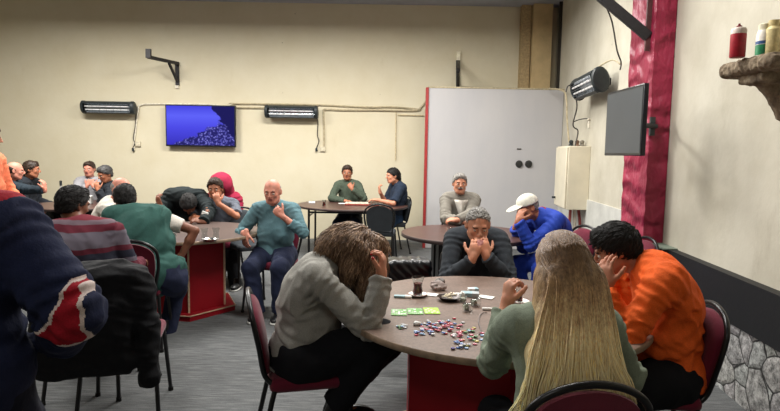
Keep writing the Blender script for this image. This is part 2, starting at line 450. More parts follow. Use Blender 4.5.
    for g in tops:
        o = g.get('off', .014); amp = g.get('amp', .005); fr = g.get('freq', 42); T = torso(o, .05); ar = g.get('arm', 2.0); hemd = g.get('hem', .07); T.append(plane(P - up * hemd, -up))
        for key in ('l', 'r'):
            S, E, Wr, *_ = AR[key]
            if ar <= 0: T.append(cap(sh + rt * (-1 if key == 'l' else 1) * sw * .8, S, .055 * s + o, None, .04)); continue
            ru = .046 * w * s + o; re = .038 * s + o; rw = .029 * s + o * g.get('cuff', .8)
            if ar <= 1: T.append(cap(S, S + (E - S) * ar, ru, re + .010, .03, cut=True))
            else:
                Q = E + (Wr - E) * (ar - 1) * .97
                T += [cap(S, E, ru, re, .025), cap(E, Q, re, rw + (re - rw) * (2 - ar), .012, cut=True)]
        pass
        if g.get('shin'): pass
        sd0 = rg.randint(0, 9999)
        stre = g.get('dir', V(1, 1, 1))
        def dsp(p, sd0=sd0, amp=amp, fr=fr, full=ar > 1):
            a = wr(p, sd0, fr); b = wr(p, sd0 + 7, fr * .45); d = amp * (np.abs(a) * 1.9 - .6) + amp * .9 * b - .001
            for key in ('l', 'r'):
                S, E, Wr = AR[key][:3]
                for X0, X1, c0, wd, on in ((S, E, .92, .30, full), (E, Wr, .10, .28, full), (E, Wr, .92, .22, full), (S, E, .05, .25, True)):
                    if not on: continue
                    ax = X1 - X0; L2 = ax @ ax; t = ((p - X0) @ ax) / L2; dd = np.linalg.norm(p - X0 - np.clip(t, 0, 1)[:, None] * ax, axis=1)
                    m = np.exp(-((t - c0) / wd) ** 2) * (dd < .11 * w); d = d + m * amp * .55 * np.sin(t * math.sqrt(L2) * 130 + 4.5 * b + 3.0 * a)
            t = (p - P) @ up; q = (p - P) @ rt; m = np.exp(-((t - .13) / .13) ** 2) * (np.abs(q) < .3)
            d = d + m * amp * .55 * np.sin(t * 80 + q * 26 * np.sign(q) + 4.0 * b + 1.5 * a) ; return d
        pt = g.get('paint'); ctx = dict(P=P, N=N, C=C, L=L, AR=AR, Mt=Mt, up=up, rt=rt, sh=sh, org=org)
        solid_mesh(g['name'], T, h, g['mat'], root, org, dsp, (lambda c, pt=pt, ctx=ctx: pt(c, ctx)) if pt else None, 1)
    if bottom is not None:
        o = bottom.get('off', .012); T = [ell(P, Mt, (.168 * w * s + o, .128 * belly * s + o, .12 * s + o), .05), plane(P + up * .11, up)]
        ex = bottom.get('len', 1.0)
        for key in ('l', 'r'):
            Hp, K, An, fy = LG[key]; Q = K + (An - K) * ex
            T += [cap(Hp, K, .088 * w * s * thigh + o, .066 * s * (thigh * .5 + .5) + o, .04), cap(K, Q, .064 * s * (thigh * .5 + .5) + o, .052 * s + o * 1.2, .03, cut=True)]
        pass
        sd1 = rg.randint(0, 9999)
        solid_mesh(bottom.get('name', 'trousers'), T, h * 1.15, bottom['mat'], root, org, lambda p: .008 * (np.abs(wr(p, sd1, 34)) * 1.7 - .6), None, 1)
    if shoes is not None:
        for key in ('l', 'r'):
            Hp, K, An, fy = LG[key]; ff = frame(fy)[:, 1]; rr = frame(fy)[:, 0]; z0 = max(An[2] - .09, 0.0)
            b = V(An[0], An[1], z0); Mf = frame(fy)
            T = [ell(b + V(0, 0, .045), Mf, (.043, .06, .05), .03), ell(b + ff * .10 + V(0, 0, .034), Mf, (.047, .10, .034), .03), cap(b + V(0, 0, .05), b + V(0, 0, .10), .042, .044, .02), plane(b + V(0, 0, .016), V(0, 0, -1)), plane(b + V(0, 0, .115), V(0, 0, 1))]
            so = solid_mesh('shoe', T, .009, shoes[0], root, org, None, None, 1)
            T = [ell(b + V(0, 0, .012), Mf, (.045, .058, .04), .02), ell(b + ff * .10 + V(0, 0, .012), Mf, (.05, .105, .04), .02), plane(b + V(0, 0, .001), V(0, 0, -1)), plane(b + V(0, 0, .022), V(0, 0, 1))]
            solid_mesh('sole', T, .009, shoes[1], so, org, None, None, 0)
    ctx = dict(root=root, org=org, H=H, Mh=Mh, N=N, P=P, C=C, cu=cu, rt=rt, s=s, h=h, AR=AR, LG=LG, sh=sh, Mt=Mt, fw=fw)
    if hair: short_hair(ctx, *hair)
    if collar is not None: add_collar(ctx, *collar)
    return ctx
def short_hair(c, style, mat, vol=.012, seed=1, tuft=260, ln=.024, back=-1.0, top=.3):

    H, M, s, h = c['H'], c['Mh'], c['s'], c['h']; L = lambda x, y, z: H + M @ V(x, y, z) * s
    o = vol; T = [ell(L(0, -.014, .032), M, (.077 * s + o, .094 * s + o, .086 * s + o), .02)]
    if style == 'short':
        T += [ell(L(0, -.03, -.02), M, (.068 * s + o * .6, .07 * s + o * .6, .07 * s), .03), ell(L(0, .045, .088), M, (.055 * s, .035 * s, .022 * s + o), .02),
              plane(L(0, .080, .074), M @ V(0, .66, -.75), jag=.005), plane(L(0, 0, -.080), M @ V(0, 0, -1), jag=.003)]
        T += [plane(L(0, .088, .06), M @ V(0, 1, -.2))] if vol < .02 else []
    elif style == 'bald':
        T[0] = ell(L(0, -.014, .02), M, (.078 * s + .003, .097 * s + .003, .075 * s), .02)
        T += [plane(L(0, -.005, .03), M @ V(0, .55, .8)), plane(L(0, 0.01, 0), M @ V(0, 1, -.1)), plane(L(0, 0, -.07), M @ V(0, 0, -1))]
    elif style == 'thin':
        T = [ell(L(0, -.014, .031), M, (.0765 * s + .004, .0945 * s + .004, .0855 * s + .004), .02), ell(L(0, -.03, -.01), M, (.07 * s, .075 * s, .07 * s), .03),
             plane(L(0, .062, .084), M @ V(0, .70, -.71), jag=.004), plane(L(0, 0, -.07), M @ V(0, 0, -1), jag=.003)]
    elif style == 'bun':
        T += [ell(L(0, -.03, -.03), M, (.07 * s, .075 * s, .08 * s), .03), cap(L(0, -.11, .02), L(0, -.125, -.16), .035 * s, .018 * s, .03), plane(L(0, .08, .062), M @ V(0, .62, -.78), None, None)]
    def dsp(p):
        q = (p - H) @ M; f = .0035 if style == 'short' else .0015
        return f * wr(q * V(1, .5, 1), seed, 150) + f * .8 * wr(q, seed + 3, 60)
    o = solid_mesh('hair', T, min(h, .007), mat, c['root'], c['org'], dsp, None, 0)
    if style in ('short', 'thin', 'bun') and tuft:
        fl = lambda p, n: M @ V(.25 * (((p - H) @ M)[0] > 0) - .12, back, -.6 + (top if ((p - H) @ M)[2] > .06 else 0))
        surf_strands('hair_tufts', c, o, tuft, (ln * .6, ln * 1.3), [mat], seed, fl, (.0026, .0008), 4, 0, .004, None, 1)
    return o
def surf_strands(name, c, src, n, ln, mats, seed, flow, r=(.0028, .0009), seg=6, wave=.0, lift=.003, zmin=None, free=1, wf=5):
    from mathutils.bvhtree import BVHTree
    me = src.data; co = np.zeros(len(me.vertices) * 3); me.vertices.foreach_get('co', co); co = co.reshape(-1, 3)
    nr = np.zeros(len(me.vertices) * 3); me.vertices.foreach_get('normal', nr); nr = nr.reshape(-1, 3); org = c['org']
    bv = BVHTree.FromPolygons([tuple(p) for p in co], [tuple(p.vertices) for p in me.polygons]); rg = random.Random(seed); paths = []
    for _ in range(n):
        i = rg.randrange(len(co)); p = co[i]; nn = nr[i]; f = flow(p + org, nn); t = nrm(f - (f @ nn) * nn + V(rg.gauss(0, 1), rg.gauss(0, 1), rg.gauss(0, 1)) * .12)
        L = rg.uniform(*ln); st = L / seg; q = p - nn * .002; pts = [q]; ph = rg.uniform(0, 6.3)
        for k in range(seg):
            q = q + t * st; a = Vector(q); h_ = bv.find_nearest(a)
            if h_[0] is not None and k < seg - free:
                m_ = np.array(h_[1]); s_ = np.array(h_[0]); q = s_ + m_ * lift * rg.uniform(.3, 1.4); f = flow(q + org, m_); t = nrm(.5 * t + .5 * nrm(f - (f @ m_) * m_)); nn = m_
            else: t = nrm(t + V(0, 0, -.15))
            w_ = np.cross(t, nn) * math.sin(ph + (k + 1) * wf / seg * 1.3) * wave + nn * math.cos(ph + (k + 1) * wf / seg * 1.3) * wave * .5
            pts.append(q + w_)
        paths.append([x + org for x in pts])
    return strands(name, c, paths, mats, seed, r, 4)
def tufts(c, n, ln, mats, seed, vol=.012, back=-1.0, top=.3, r=.0027, fr=.55):
    H, M, s = c['H'], c['Mh'], c['s']; rg = random.Random(seed); paths = []
    while len(paths) < n:
        d = nrm([rg.gauss(0, 1), rg.gauss(0, 1), rg.gauss(0, 1)])
        if (d[1] * .66 - (d[2] - .25) * .75 > .12) or d[2] < -.75: continue
        e = V(.081 + vol, .098 + vol, .090 + vol) * s; p = V(0, -.014, .032) * s + d * e; t = V(rg.gauss(0, .35), back * (.3 + .7 * rg.random()), -.5 + top); t = nrm(t - (t @ d) * d); q = p - d * .006; pts = [q]
        for k in range(3):
            q = q + (t + d * (.5 if k < 2 else .05)) * ln / 3 * rg.uniform(.6, 1.1); t = nrm(t - d * .3); pts.append(q)
        paths.append([H + M @ x for x in pts])
    return strands('hair_tufts', c, paths, mats, seed, (r, .0007), 4)
def add_collar(c, mat, r=.068, ht=.04, name='collar'):
    N, cu, rt, org = c['N'], c['cu'], c['rt'], c['org']; f = np.cross(cu, rt); m = MB()
    b = N - cu * .015; vs = []; n = 28
    for ring, (rr, zz) in enumerate(((r, 0), (r * .93, ht), (r * 1.02, ht * 1.02), (r * 1.22, ht * .15), (r, 0))):
        for i in range(n):
            an = 2 * PI * i / n; fr = max(0, math.sin(an)); zz2 = zz - .022 * fr
            vs.append(b + rt * rr * math.cos(an) + f * rr * math.sin(an) * 1.03 + cu * zz2)
    fs = []
    for j in range(4):
        for i in range(n): i2 = (i + 1) % n; fs.append((j * n + i, j * n + i2, (j + 1) * n + i2, (j + 1) * n + i))
    m.add(vs, fs); return m.build(name, mat, c['root'], origin=org, sharp=60)
def strands(name, c, roots, mats, seed, r=(.0022, .0008), nseg=5):
    m = MB(); rg = random.Random(seed)
    for path in roots:
        n = len(path); rr = [r[0] + (r[1] - r[0]) * (i / (n - 1)) ** 1.5 for i in range(n)]
        m.tube(path, rr, nseg, rg.randrange(len(mats)))
    return m.build(name, mats, c['root'], origin=c['org'], sharp=0)
# ================================================================== THE SETTING
def m_wall(name, base, blotch, stain, sc=1.2):
    n = NT(name); v = n.map((1, 1, 1)); f = n.noise(v, sc, 6, .65); g = n.noise(v, 14, 5, .6); st = n.noise(n.map((1, 1, .35)), 2.2, 8, .75)
    c = n.ramp(f, [(.35, base), (.7, blotch)]); 
    k = n.n('ShaderNodeMath', _operation='MULTIPLY'); n.l(n.ramp(st, [(.60, (0, 0, 0)), (.72, (255, 255, 255))]), k.inputs[0]); k.inputs[1].default_value = .35
    c = n.mix(k.outputs[0], c, stain)
    fl = n.noise(v, 7.5, 3, .5); fc = n.ramp(fl, [(.765, (0, 0, 0)), (.78, (255, 255, 255))])
    c = n.mix(fc, c, shade(stain, .45)); n.l(c, n.b.inputs['Base Color'])
    n.bump(g, .35, .006); set_b(n, .8, 0, .25); return n.m
WALL_BACK = m_wall('cream_plaster', (214, 206, 182), (206, 196, 168), (182, 166, 130))
WALL_RIGHT = m_wall('off_white_plaster', (196, 191, 176), (178, 172, 155), (146, 136, 118), 1.8)
WALL_SIDE = m_wall('side_plaster', (205, 195, 168), (196, 184, 154), (170, 154, 120))
CEIL = plain('ceiling_paint', (165, 168, 180), .9, var=.05, scale=3)
def m_carpet():
    n = NT('grey_carpet'); v = n.map((4, 46, 1)); f = n.noise(v, 1.4, 4, .7); v2 = n.map((1, 1, 1)); g = n.noise(v2, 160, 2); b = n.noise(v2, .8, 4)
    c = n.ramp(f, [(.34, (54, 57, 60)), (.52, (90, 92, 94)), (.68, (126, 127, 126))])
    c = n.mix(.35, c, n.ramp(g, [(.3, (70, 72, 74)), (.7, (128, 128, 126))]))
    c = n.mix(n.ramp(b, [(.35, (0, 0, 0)), (.75, (110, 110, 110))]), c, (88, 90, 90)); n.l(c, n.b.inputs['Base Color'])
    n.bump(g, .5, .006); set_b(n, .95, 0, .15); return n.m
def struct(o): o['kind'] = 'structure'; return o
YB = 10.0; CZ = 4.10; X0 = -8.5; Y0 = -3.5
MB().box(((X0 + 3.2) / 2, 3.3, -.05), (3.2 - X0 + .4, 14, .1)).build('floor', m_carpet(), smooth=False)['kind'] = 'structure'
struct(MB().box(((X0 + 3.2) / 2, 3.3, CZ + .05), (3.2 - X0 + .4, 14, .1)).build('ceiling', CEIL, smooth=False))
struct(MB().box(((X0 + 3.2) / 2, YB + .1, 2.05), (3.2 - X0 + .4, .2, CZ)).build('wall_back', WALL_BACK, smooth=False))
struct(MB().box(((X0 + 3.2) / 2, Y0 - .1, 2.05), (3.2 - X0 + .4, .2, CZ)).build('wall_front', WALL_SIDE, smooth=False))
struct(MB().box((X0 - .1, 3.3, 2.05), (.2, 14, CZ)).build('wall_left', WALL_SIDE, smooth=False))
ya, yb = -3.6, 10.1
struct(MB().prism([(wallx(ya), ya), (wallx(ya) + .3, ya), (wallx(yb) + .3, yb), (wallx(yb), yb)], 0, CZ).build('wall_right', WALL_RIGHT, smooth=False))
# stone cladding and the black band above it, on the near stretch of the right wall
def strip(y1, y2, z1, z2, d): return MB().prism([(wallx(y1) - d, y1), (wallx(y1) + .02, y1), (wallx(y2) + .02, y2), (wallx(y2) - d, y2)], z1, z2)
def m_stone():
    n = NT('stone_cladding'); v = n.map((1, 1, 1)); nz = n.n('ShaderNodeTexNoise'); nz.inputs['Scale'].default_value = 3.5; nz.inputs['Detail'].default_value = 3; n.l(v, nz.inputs['Vector'])
    mx = n.n('ShaderNodeMix'); mx.data_type = 'VECTOR'; mx.inputs[0].default_value = .10; n.l(v, mx.inputs[4]); n.l(nz.outputs['Color'], mx.inputs[5])
    vo = n.n('ShaderNodeTexVoronoi'); vo.feature = 'DISTANCE_TO_EDGE'; vo.inputs['Scale'].default_value = 6.2; n.l(mx.outputs[1], vo.inputs['Vector'])
    v1 = n.n('ShaderNodeTexVoronoi'); v1.inputs['Scale'].default_value = 6.2; n.l(mx.outputs[1], v1.inputs['Vector'])
    g = n.noise(v, 17, 8, .75); g2 = n.noise(v, 70, 4, .7)
    st = n.ramp(g, [(.36, (58, 57, 55)), (.5, (138, 135, 128)), (.66, (205, 200, 188))])
    st = n.mix(.35, st, v1.outputs['Color'], 'SOFT_LIGHT'); st = n.mix(.25, st, n.ramp(g2, [(.4, (60, 60, 58)), (.6, (210, 206, 196))]))
    hs = n.n('ShaderNodeHueSaturation'); hs.inputs['Saturation'].default_value = .18; n.l(st, hs.inputs['Color'])
    c = n.mix(n.ramp(vo.outputs['Distance'], [(.012, (0, 0, 0)), (.036, (255, 255, 255))]), (30, 29, 28), hs.outputs['Color']); n.l(c, n.b.inputs['Base Color'])
    hb = n.ramp(vo.outputs['Distance'], [(.0, (0, 0, 0)), (.16, (255, 255, 255))]); ad = n.mix(.35, hb, n.ramp(g, [(.3, (0, 0, 0)), (.7, (255, 255, 255))]))
    n.bump(ad, .9, .03); set_b(n, .75, 0, .4); return n.m
struct(strip(-3.4, 4.93, 0, .485, .06).build('trim_1', m_stone(), smooth=False))
def m_band():
    n = NT('black_band'); v = n.map((1, 1, 1)); f = n.noise(v, 26, 6, .8); k = n.noise(v, 3, 2)
    sp = n.ramp(f, [(.63, (0, 0, 0)), (.70, (150, 150, 150))]); c = n.mix(sp, (20, 21, 24), (110, 110, 108)); n.l(c, n.b.inputs['Base Color']); n.bump(f, .3, .004); set_b(n, .55, 0, .35); return n.m
struct(strip(-3.4, 4.93, .48, .79, .075).build('trim_2', m_band(), smooth=False))
struct(strip(4.62, 4.95, .789, .80, .12).build('trim_3', plain('green_grey_ledge', (120, 132, 120), .6), smooth=False))
# light dado on the far stretch of the right wall
struct(strip(5.41, 9.2, 0, .98, .02).build('trim_4', plain('pale_dado_paint', (188, 188, 182), .7, var=.07, scale=4), smooth=False))
# crimson wrapped pillar
def pillar():
    n = NT('crimson_wrap'); v = n.map((1, 1, 1)); f = n.noise(n.map((1, 1, .5)), 5, 5, .6); w = n.n('ShaderNodeTexWave'); w.wave_type = 'BANDS'; w.bands_direction = 'Z'
    w.inputs['Scale'].default_value = 1.3; w.inputs['Distortion'].default_value = 9; w.inputs['Detail'].default_value = 3; w.inputs['Detail Scale'].default_value = 1.4; n.l(v, w.inputs['Vector'])
    n.l(n.ramp(f, [(.3, (132, 30, 56)), (.7, (156, 40, 70))]), n.b.inputs['Base Color'])
    h = n.mix(.5, w.outputs['Color'], n.ramp(f, [(.3, (0, 0, 0)), (.7, (255, 255, 255))])); n.bump(h, 1.0, .05); set_b(n, .45, 0, .4)
    xw = wallx(4.93); m = MB()
    pts = []; N1, N2, N3 = 8, 14, 60
    prof = [(xw - .005 - .175 * i / N1, 4.93) for i in range(N1)] + [(xw - .18 + .0 * i, 4.93 + .5 * i / N2) for i in range(N2 + 1)] + [(xw + .05, 5.43)]
    rg = random.Random(5)
    for j in range(N3 + 1):
        z = CZ * j / N3
        for i, (x, y) in enumerate(prof):
            a = .004 * math.sin(z * 21 + 2.2 * math.sin(y * 13 + i * .7) + 1.7 * math.sin(z * 5)) + .002 * math.sin(z * 47 + i * 1.3)
            edge = 1 if 0 < i < len(prof) - 1 else 0
            if i < N1: pts.append((x, y - a * .5 * edge, z))
            else: pts.append((x - a * edge, y, z))
    W = len(prof); fs = [(j * W + i, j * W + i + 1, (j + 1) * W + i + 1, (j + 1) * W + i) for j in range(N3) for i in range(W - 1)]
    m.add(pts, [f[::-1] for f in fs]); return m.build('pillar', n.m, sharp=50)
pl = pillar(); tag(pl, kind='structure')
# corner pilaster and casing strips behind the partition
PIL = plain('tan_pilaster', (196, 172, 128), .7, var=.06, scale=4)
a = A(541, 40, 9.85); b = A(527, 40, 9.9)
struct(MB().box((a[0], 9.88, 2.05), (.32, .24, CZ)).build('trim_5', PIL, smooth=False))
struct(MB().box((b[0] - .03, 9.93, 2.05), (.16, .14, CZ)).build('trim_6', plain('tan_pilaster_dark', (168, 146, 108), .7), smooth=False))
p = A(551, 40, 9.5); struct(MB().box((wallx(9.6) - .02, 9.62, 2.05), (.05, .04, CZ)).build('trim_7', plain('dark_gap', (45, 40, 34), .8), smooth=False))
# ------------------------------------------------------------------ white partition panel with red edge
Y = 9.2; x1 = A(427, 160, Y)[0]; x2 = wallx(9.2) - .005; zt = A(496, 89, Y)[2]
pw = empty('partition_panel', ((x1 + x2) / 2, Y, 0)); tag(pw, 'tall pale grey blank partition panel with red left edge against the back corner', 'partition')
def m_panel():
    n = NT('pale_grey_panel'); v = n.map((1, 1, .4)); f = n.noise(v, 1.6, 6, .6)
    n.l(n.ramp(f, [(.35, (182, 180, 180)), (.7, (172, 171, 174))]), n.b.inputs['Base Color']); set_b(n, .55, 0, .35); return n.m
PC = (pw.location.x, Y, 0)
MB().box(((x1 + x2) / 2, Y + .04, zt / 2), (x2 - x1, .08, zt)).build('panel', m_panel(), pw, PC, .004)
MB().box((x1 - .02, Y + .03, zt / 2), (.045, .11, zt + .01)).build('edge_strip', plain('red_edge', (150, 44, 44), .5), pw, PC, .004)
MB().box(((x1 + x2) / 2, Y + .04, zt + .012), (x2 - x1 + .02, .1, .025)).build('top_rail', plain('tan_rail', (170, 158, 130), .6), pw, PC, .004)
for px in (519, 528.5):
    q = A(px, 164, Y); m = MB()
    for i, (r, z) in enumerate(((.058, .03),)): 
        vs = MB().lathe([(.0, 0), (.055, 0), (.06, .01), (.05, .028), (.02, .032), (.0, .032)], (0, 0, 0), 20, cap=False)
        m.add([(q[0] + x, Y - zz, q[2] + y) for x, y, zz in vs.v], vs.f)
    m.build('porthole', plain('dark_rubber', (40, 40, 38), .5), pw, PC)
q = A(519, 149, Y); MB().box((q[0], Y - .004, q[2]), (.07, .008, .018)).build('small_plate', plain('dark_rubber', (40, 40, 38), .5), pw, PC)
# ------------------------------------------------------------------ cables and trunking
CAB = plain('painted_cable', (176, 164, 136), .6); CABD = plain('dark_cable', (52, 48, 44), .5); CABW = plain('white_cable', (215, 208, 190), .5)
def cable(pts, r, mat, label, name='cable', group=None, Yd=YB - .022, smooth=4):
    m = MB(); m.tube([A(px, py, yy if yy else Yd) if yy is None or yy > 0 else None for px, py, yy in [(t + (None,))[:3] for t in pts]], r, 6, 0, smooth)
    c = np.mean(m.v, 0); o = m.build(name, mat, None, c); tag(o, label, 'cable', group); return o
cable([(134, 150), (134.5, 140), (138, 112), (141, 105), (160, 104), (212, 104.5), (225, 106.5), (232, 104)], .014, CABW, 'thin cream cable running up beside the left heater and over the television')
cable([(229, 103.5), (270, 104), (322, 105), (365, 107), (395, 107), (420, 109.5)], .016, CAB, 'upper horizontal cable along the back wall above the right heater')
cable([(236, 107.5), (266, 107.8)], .018, CAB, 'short cable between the television and the right heater')
cable([(324, 150), (324, 130), (323.6, 112), (326, 109.5), (345, 110), (375, 110), (414, 110.5), (421, 107), (426, 101)], .02, CAB, 'thick painted cable rising from the socket and running to the partition edge')
cable([(395.5, 160), (396, 112)], .01, plain('cream_conduit', (200, 184, 148), .7), 'cream conduit dropping down the back wall left of the partition')
cable([(398, 115), (424, 115.5)], .01, plain('cream_conduit', (200, 184, 148), .7), 'cream conduit running short to the partition edge below the thick cable')
# ------------------------------------------------------------------ heaters
BLK = plain('black_plastic', (38, 44, 46), .45, bump=.05); ALU = metal('brushed_reflector', (190, 198, 205), .22); LAMPG = plain('heater_tube', (235, 235, 235), .2, bump=0)
def heater(loc, rz, tilt, label, Lh=.92):
    root = empty('infrared_heater', loc, rz); tag(root, label, 'heater', None)
    Rt = np.array(Matrix.Rotation(tilt, 3, 'X'))
    def T(m): m.v = [tuple(Rt @ V(*p)) for p in m.v]; return m
    hs = .105
    prof = [(0.06, -hs), (-.05, -hs * .95), (-.075, -hs * .7), (-.078, hs * .75), (-.045, hs), (.06, hs * .95), (.085, 0)]   # y,z
    m = MB(); n = len(prof); x = Lh / 2 - .055
    vs = [(sx * x, y, z) for sx in (-1, 1) for y, z in prof]
    fs = [(i, (i + 1) % n, n + (i + 1) % n, n + i) for i in range(n) if i != 2] + [tuple(range(n))[::-1], tuple(range(n, 2 * n))]
    T(m.add(vs, [f[::-1] for f in fs])).build('housing', BLK, root, None, .004)
    m = MB()   # reflector trough
    K = 10; vs = []
    for sx in (-1, 1):
        for i in range(K + 1):
            t = -1 + 2 * i / K; vs.append((sx * x * .96, -.078 + .055 * (1 - t * t), hs * .72 * t))
    T(m.add(vs, [(i, i + 1, K + 2 + i, K + 1 + i) for i in range(K)])).build('reflector', ALU, root)
    for dz in (-.028, .03):
        T(MB().tube([(-x * .93, -.066, dz), (x * .93, -.066, dz)], .010, 8)).build('heating_tube', LAMPG, root)
    m = MB()
    for dx in np.linspace(-x * .9, x * .9, 7): m.tube([(dx, -.082, -hs * .75), (dx, -.082, hs * .75)], .0022, 5)
    for dz in (-.05, 0, .05): m.tube([(-x * .95, -.084, dz), (x * .95, -.084, dz)], .0022, 5)
    T(m).build('guard_grille', metal('wire_grille', (120, 125, 130), .4), root)
    for sx in (-1, 1):
        m = MB(); pf = [(math.cos(a) * .088 + .002, math.sin(a) * .115) for a in np.linspace(0, 2 * PI, 22)[:-1]]
        vs = [(sx * (x + d), y * k, z * k) for d, k in ((0, 1.0), (.035, 1.0), (.052, .86), (.056, .6)) for y, z in pf]; n = len(pf)
        fs = [(j * n + i, j * n + (i + 1) % n, (j + 1) * n + (i + 1) % n, (j + 1) * n + i) for j in range(3) for i in range(n)] + [tuple(range(n))[::-1], tuple(range(3 * n, 4 * n))]
        if sx < 0: fs = [f[::-1] for f in fs]
        T(m.add(vs, fs)).build('end_cap', BLK, root)
        MB().box((sx * x * .7, .095, .0), (.03, .1, .06)).build('bracket', BLK, root)
    return root
q = A(108.5, 107.5, YB - .15); heater(q, 0, R_(14), 'black infrared heater on the back wall left of the television', .92)
q = A(291.5, 112, YB - .15); heater(q, 0, R_(14), 'black infrared heater on the back wall right of the television', .92)
ang = math.atan(.083)
q = A(591, 85, 7.0); hz_ = heater((wallx(7.0) - .19, 7.0, q[2]), -PI / 2 - ang, R_(20), 'black infrared heater on the side wall above the cream cabinet', 1.08); hz_.scale = (1, 1.15, 1.3)
def dangle(pts, label):
    m = MB(); m.tube([A(x, y, YB - .03) for x, y in pts], .009, 6, 0, 4); c = np.mean(m.v, 0); o = empty('heater_cord', c); tag(o, label, 'cord')
    m.build('cord', CABD, o, c); e = A(pts[-1][0], pts[-1][1], YB - .03)
    MB().box(e - V(0, 0, .03), (.035, .03, .06)).build('plug', plain('black_plastic', (38, 44, 46), .45), o, c, .006)
dangle([(136, 113), (135.5, 125), (133.5, 138), (135, 143), (133, 148)], 'dark cord with plug hanging from the left back-wall heater')
dangle([(316, 117), (318, 122), (317.5, 135), (319, 141), (316.5, 148)], 'dark cord with plug hanging from the right back-wall heater')
for px, py, lb in ((138, 144, 'small cream wall socket below the left heater'), (323, 149, 'small cream wall socket at the foot of the thick cable')):
    q = A(px, py, YB - .02); o = MB().box(q, (.09, .04, .09)).build('wall_socket', plain('cream_plastic', (205, 196, 172), .5), None, q, .01); tag(o, lb, 'socket')
# ------------------------------------------------------------------ televisions
def m_screen():
    n = NT('tv_picture'); n.t.nodes.remove(n.b); e = n.n('ShaderNodeEmission'); n.l(e.outputs[0], n.t.nodes['Material Output'].inputs[0])
    g = n.tc.outputs['Generated']; sp = n.n('ShaderNodeSeparateXYZ'); n.l(g, sp.inputs[0])
    X, Z = sp.outputs[0], sp.outputs[2]
    base = n.ramp(Z, [(0, (58, 52, 190)), (.45, (78, 76, 232)), (.75, (96, 100, 250)), (1, (70, 70, 225))])
    mp = n.map((14, 1, 9), 'Generated'); vo = n.n('ShaderNodeTexVoronoi'); vo.inputs['Scale'].default_value = 2.4; n.l(mp, vo.inputs['Vector'])
    town = n.ramp(vo.outputs['Distance'], [(.1, (150, 150, 225)), (.35, (84, 82, 176)), (.65, (40, 38, 104))])
    def ma(op, a, b):
        m = n.n('ShaderNodeMath', _operation=op)
        for i, v in enumerate((a, b)):
            if isinstance(v, (int, float)): m.inputs[i].default_value = v
            else: n.l(v, m.inputs[i])
        return m.outputs[0]
    nz = n.noise(n.map((3, 1, 3), 'Generated'), 2, 4)
    # town mask: lower right triangle z < .1+.55*(x-.2)
    t = ma('SUBTRACT', ma('MULTIPLY_ADD', X, .9), Z); 
    mm = n.n('ShaderNodeMath', _operation='MULTIPLY_ADD'); n.l(X, mm.inputs[0]); mm.inputs[1].default_value = .75; mm.inputs[2].default_value = -.02
    d = ma('ADD', ma('SUBTRACT', mm.outputs[0], Z), ma('MULTIPLY', ma('SUBTRACT', nz, .5), .5))
    c = n.mix(n.ramp(d, [(0.0, (0, 0, 0)), (.06, (255, 255, 255))]), base, town)
    m2 = n.n('ShaderNodeMath', _operation='MULTIPLY_ADD'); n.l(X, m2.inputs[0]); m2.inputs[1].default_value = 2.0; m2.inputs[2].default_value = -1.9
    hz = ma('ADD', ma('ADD', m2.outputs[0], ma('MULTIPLY', Z, .75)), ma('MULTIPLY', ma('SUBTRACT', nz, .5), .6))
    c = n.mix(n.ramp(hz, [(.16, (0, 0, 0)), (.2, (255, 255, 255))]), c, (32, 30, 92))
    n.l(c, e.inputs['Color']); e.inputs['Strength'].default_value = 1.0; return n.m
SCREEN = m_screen(); BEZ = plain('tv_bezel', (22, 24, 32), .3, bump=0)
c = A(201, 126, YB - .1); wv, hv = 1.22, .72
tv = empty('television', c); tag(tv, 'wall television showing a blue violet town view between the two heaters', 'television')
MB().box(c, (wv, .05, hv)).build('bezel', BEZ, tv, c, .006)
sc = MB().box(c - V(0, .0265, -.004), (wv - .04, .004, hv - .045)).build('screen', SCREEN, tv, c, smooth=False)
MB().box(c + V(0, .055, 0), (.5, .07, .4)).build('wall_mount', BLK, tv, c)
# monitor on the pillar, switched off
y1, y2 = 4.05, 4.74; xm = 1.795; z1 = A(646, 156, 4.06)[2]; z2 = A(646, 83, 4.06)[2]
c = V(xm + .01, (y1 + y2) / 2, (z1 + z2) / 2); tv = empty('monitor', c); tag(tv, 'dark switched-off screen on an arm in front of the crimson pillar', 'monitor')
MB().box(c, (.035, y2 - y1, z2 - z1)).build('bezel', BEZ, tv, c, .006)
MB().box(c - V(.0185, 0, 0), (.003, y2 - y1 - .035, z2 - z1 - .04)).build('screen', plain('off_screen', (66, 72, 78), .35, 0, .5, .03, 2, 0), tv, c, smooth=False)
MB().box(c + V(.035, 0, 0), (.04, .4, .3)).build('back_cover', BLK, tv, c, .01)
m = MB(); m.tube([c + V(.05, .1, 0), (c[0] + .22, c[1] + .30, c[2]), (2.28, 4.90, c[2])], .022, 8); m.box((2.25, 4.905, c[2]), (.04, .03, .16)); m.build('arm', BLK, tv, c)
# ------------------------------------------------------------------ steel brackets
IRON = plain('dark_iron', (44, 42, 44), .5, .3)
def bar(m, a, b, w=.05, t=.05):
    a = np.asarray(a, float); b = np.asarray(b, float); d = nrm(b - a); up = V(0, 0, 1) if abs(d[2]) < .9 else V(0, 1, 0); x = nrm(np.cross(d, up)); y = np.cross(x, d)
    M = np.stack([x, d, y], 1); m.box((a + b) / 2, (w, np.linalg.norm(b - a), t), 0, 0, M); return m
c = A(177, 74, YB); br = empty('wall_bracket', c); tag(br, 'black steel bracket arm sticking out of the back wall above the television', 'bracket')
bar(MB(), A(177, 62, YB - .02), A(177.5, 85, YB - .02), .06, .03).build('wall_plate', IRON, br, c)
bar(MB(), A(178, 63.5, YB - .03), A(148.5, 57, YB - .75), .05, .05).build('arm', IRON, br, c)
bar(MB(), A(177.5, 82, YB - .03), A(169, 63, YB - .32), .035, .035).build('brace', IRON, br, c)
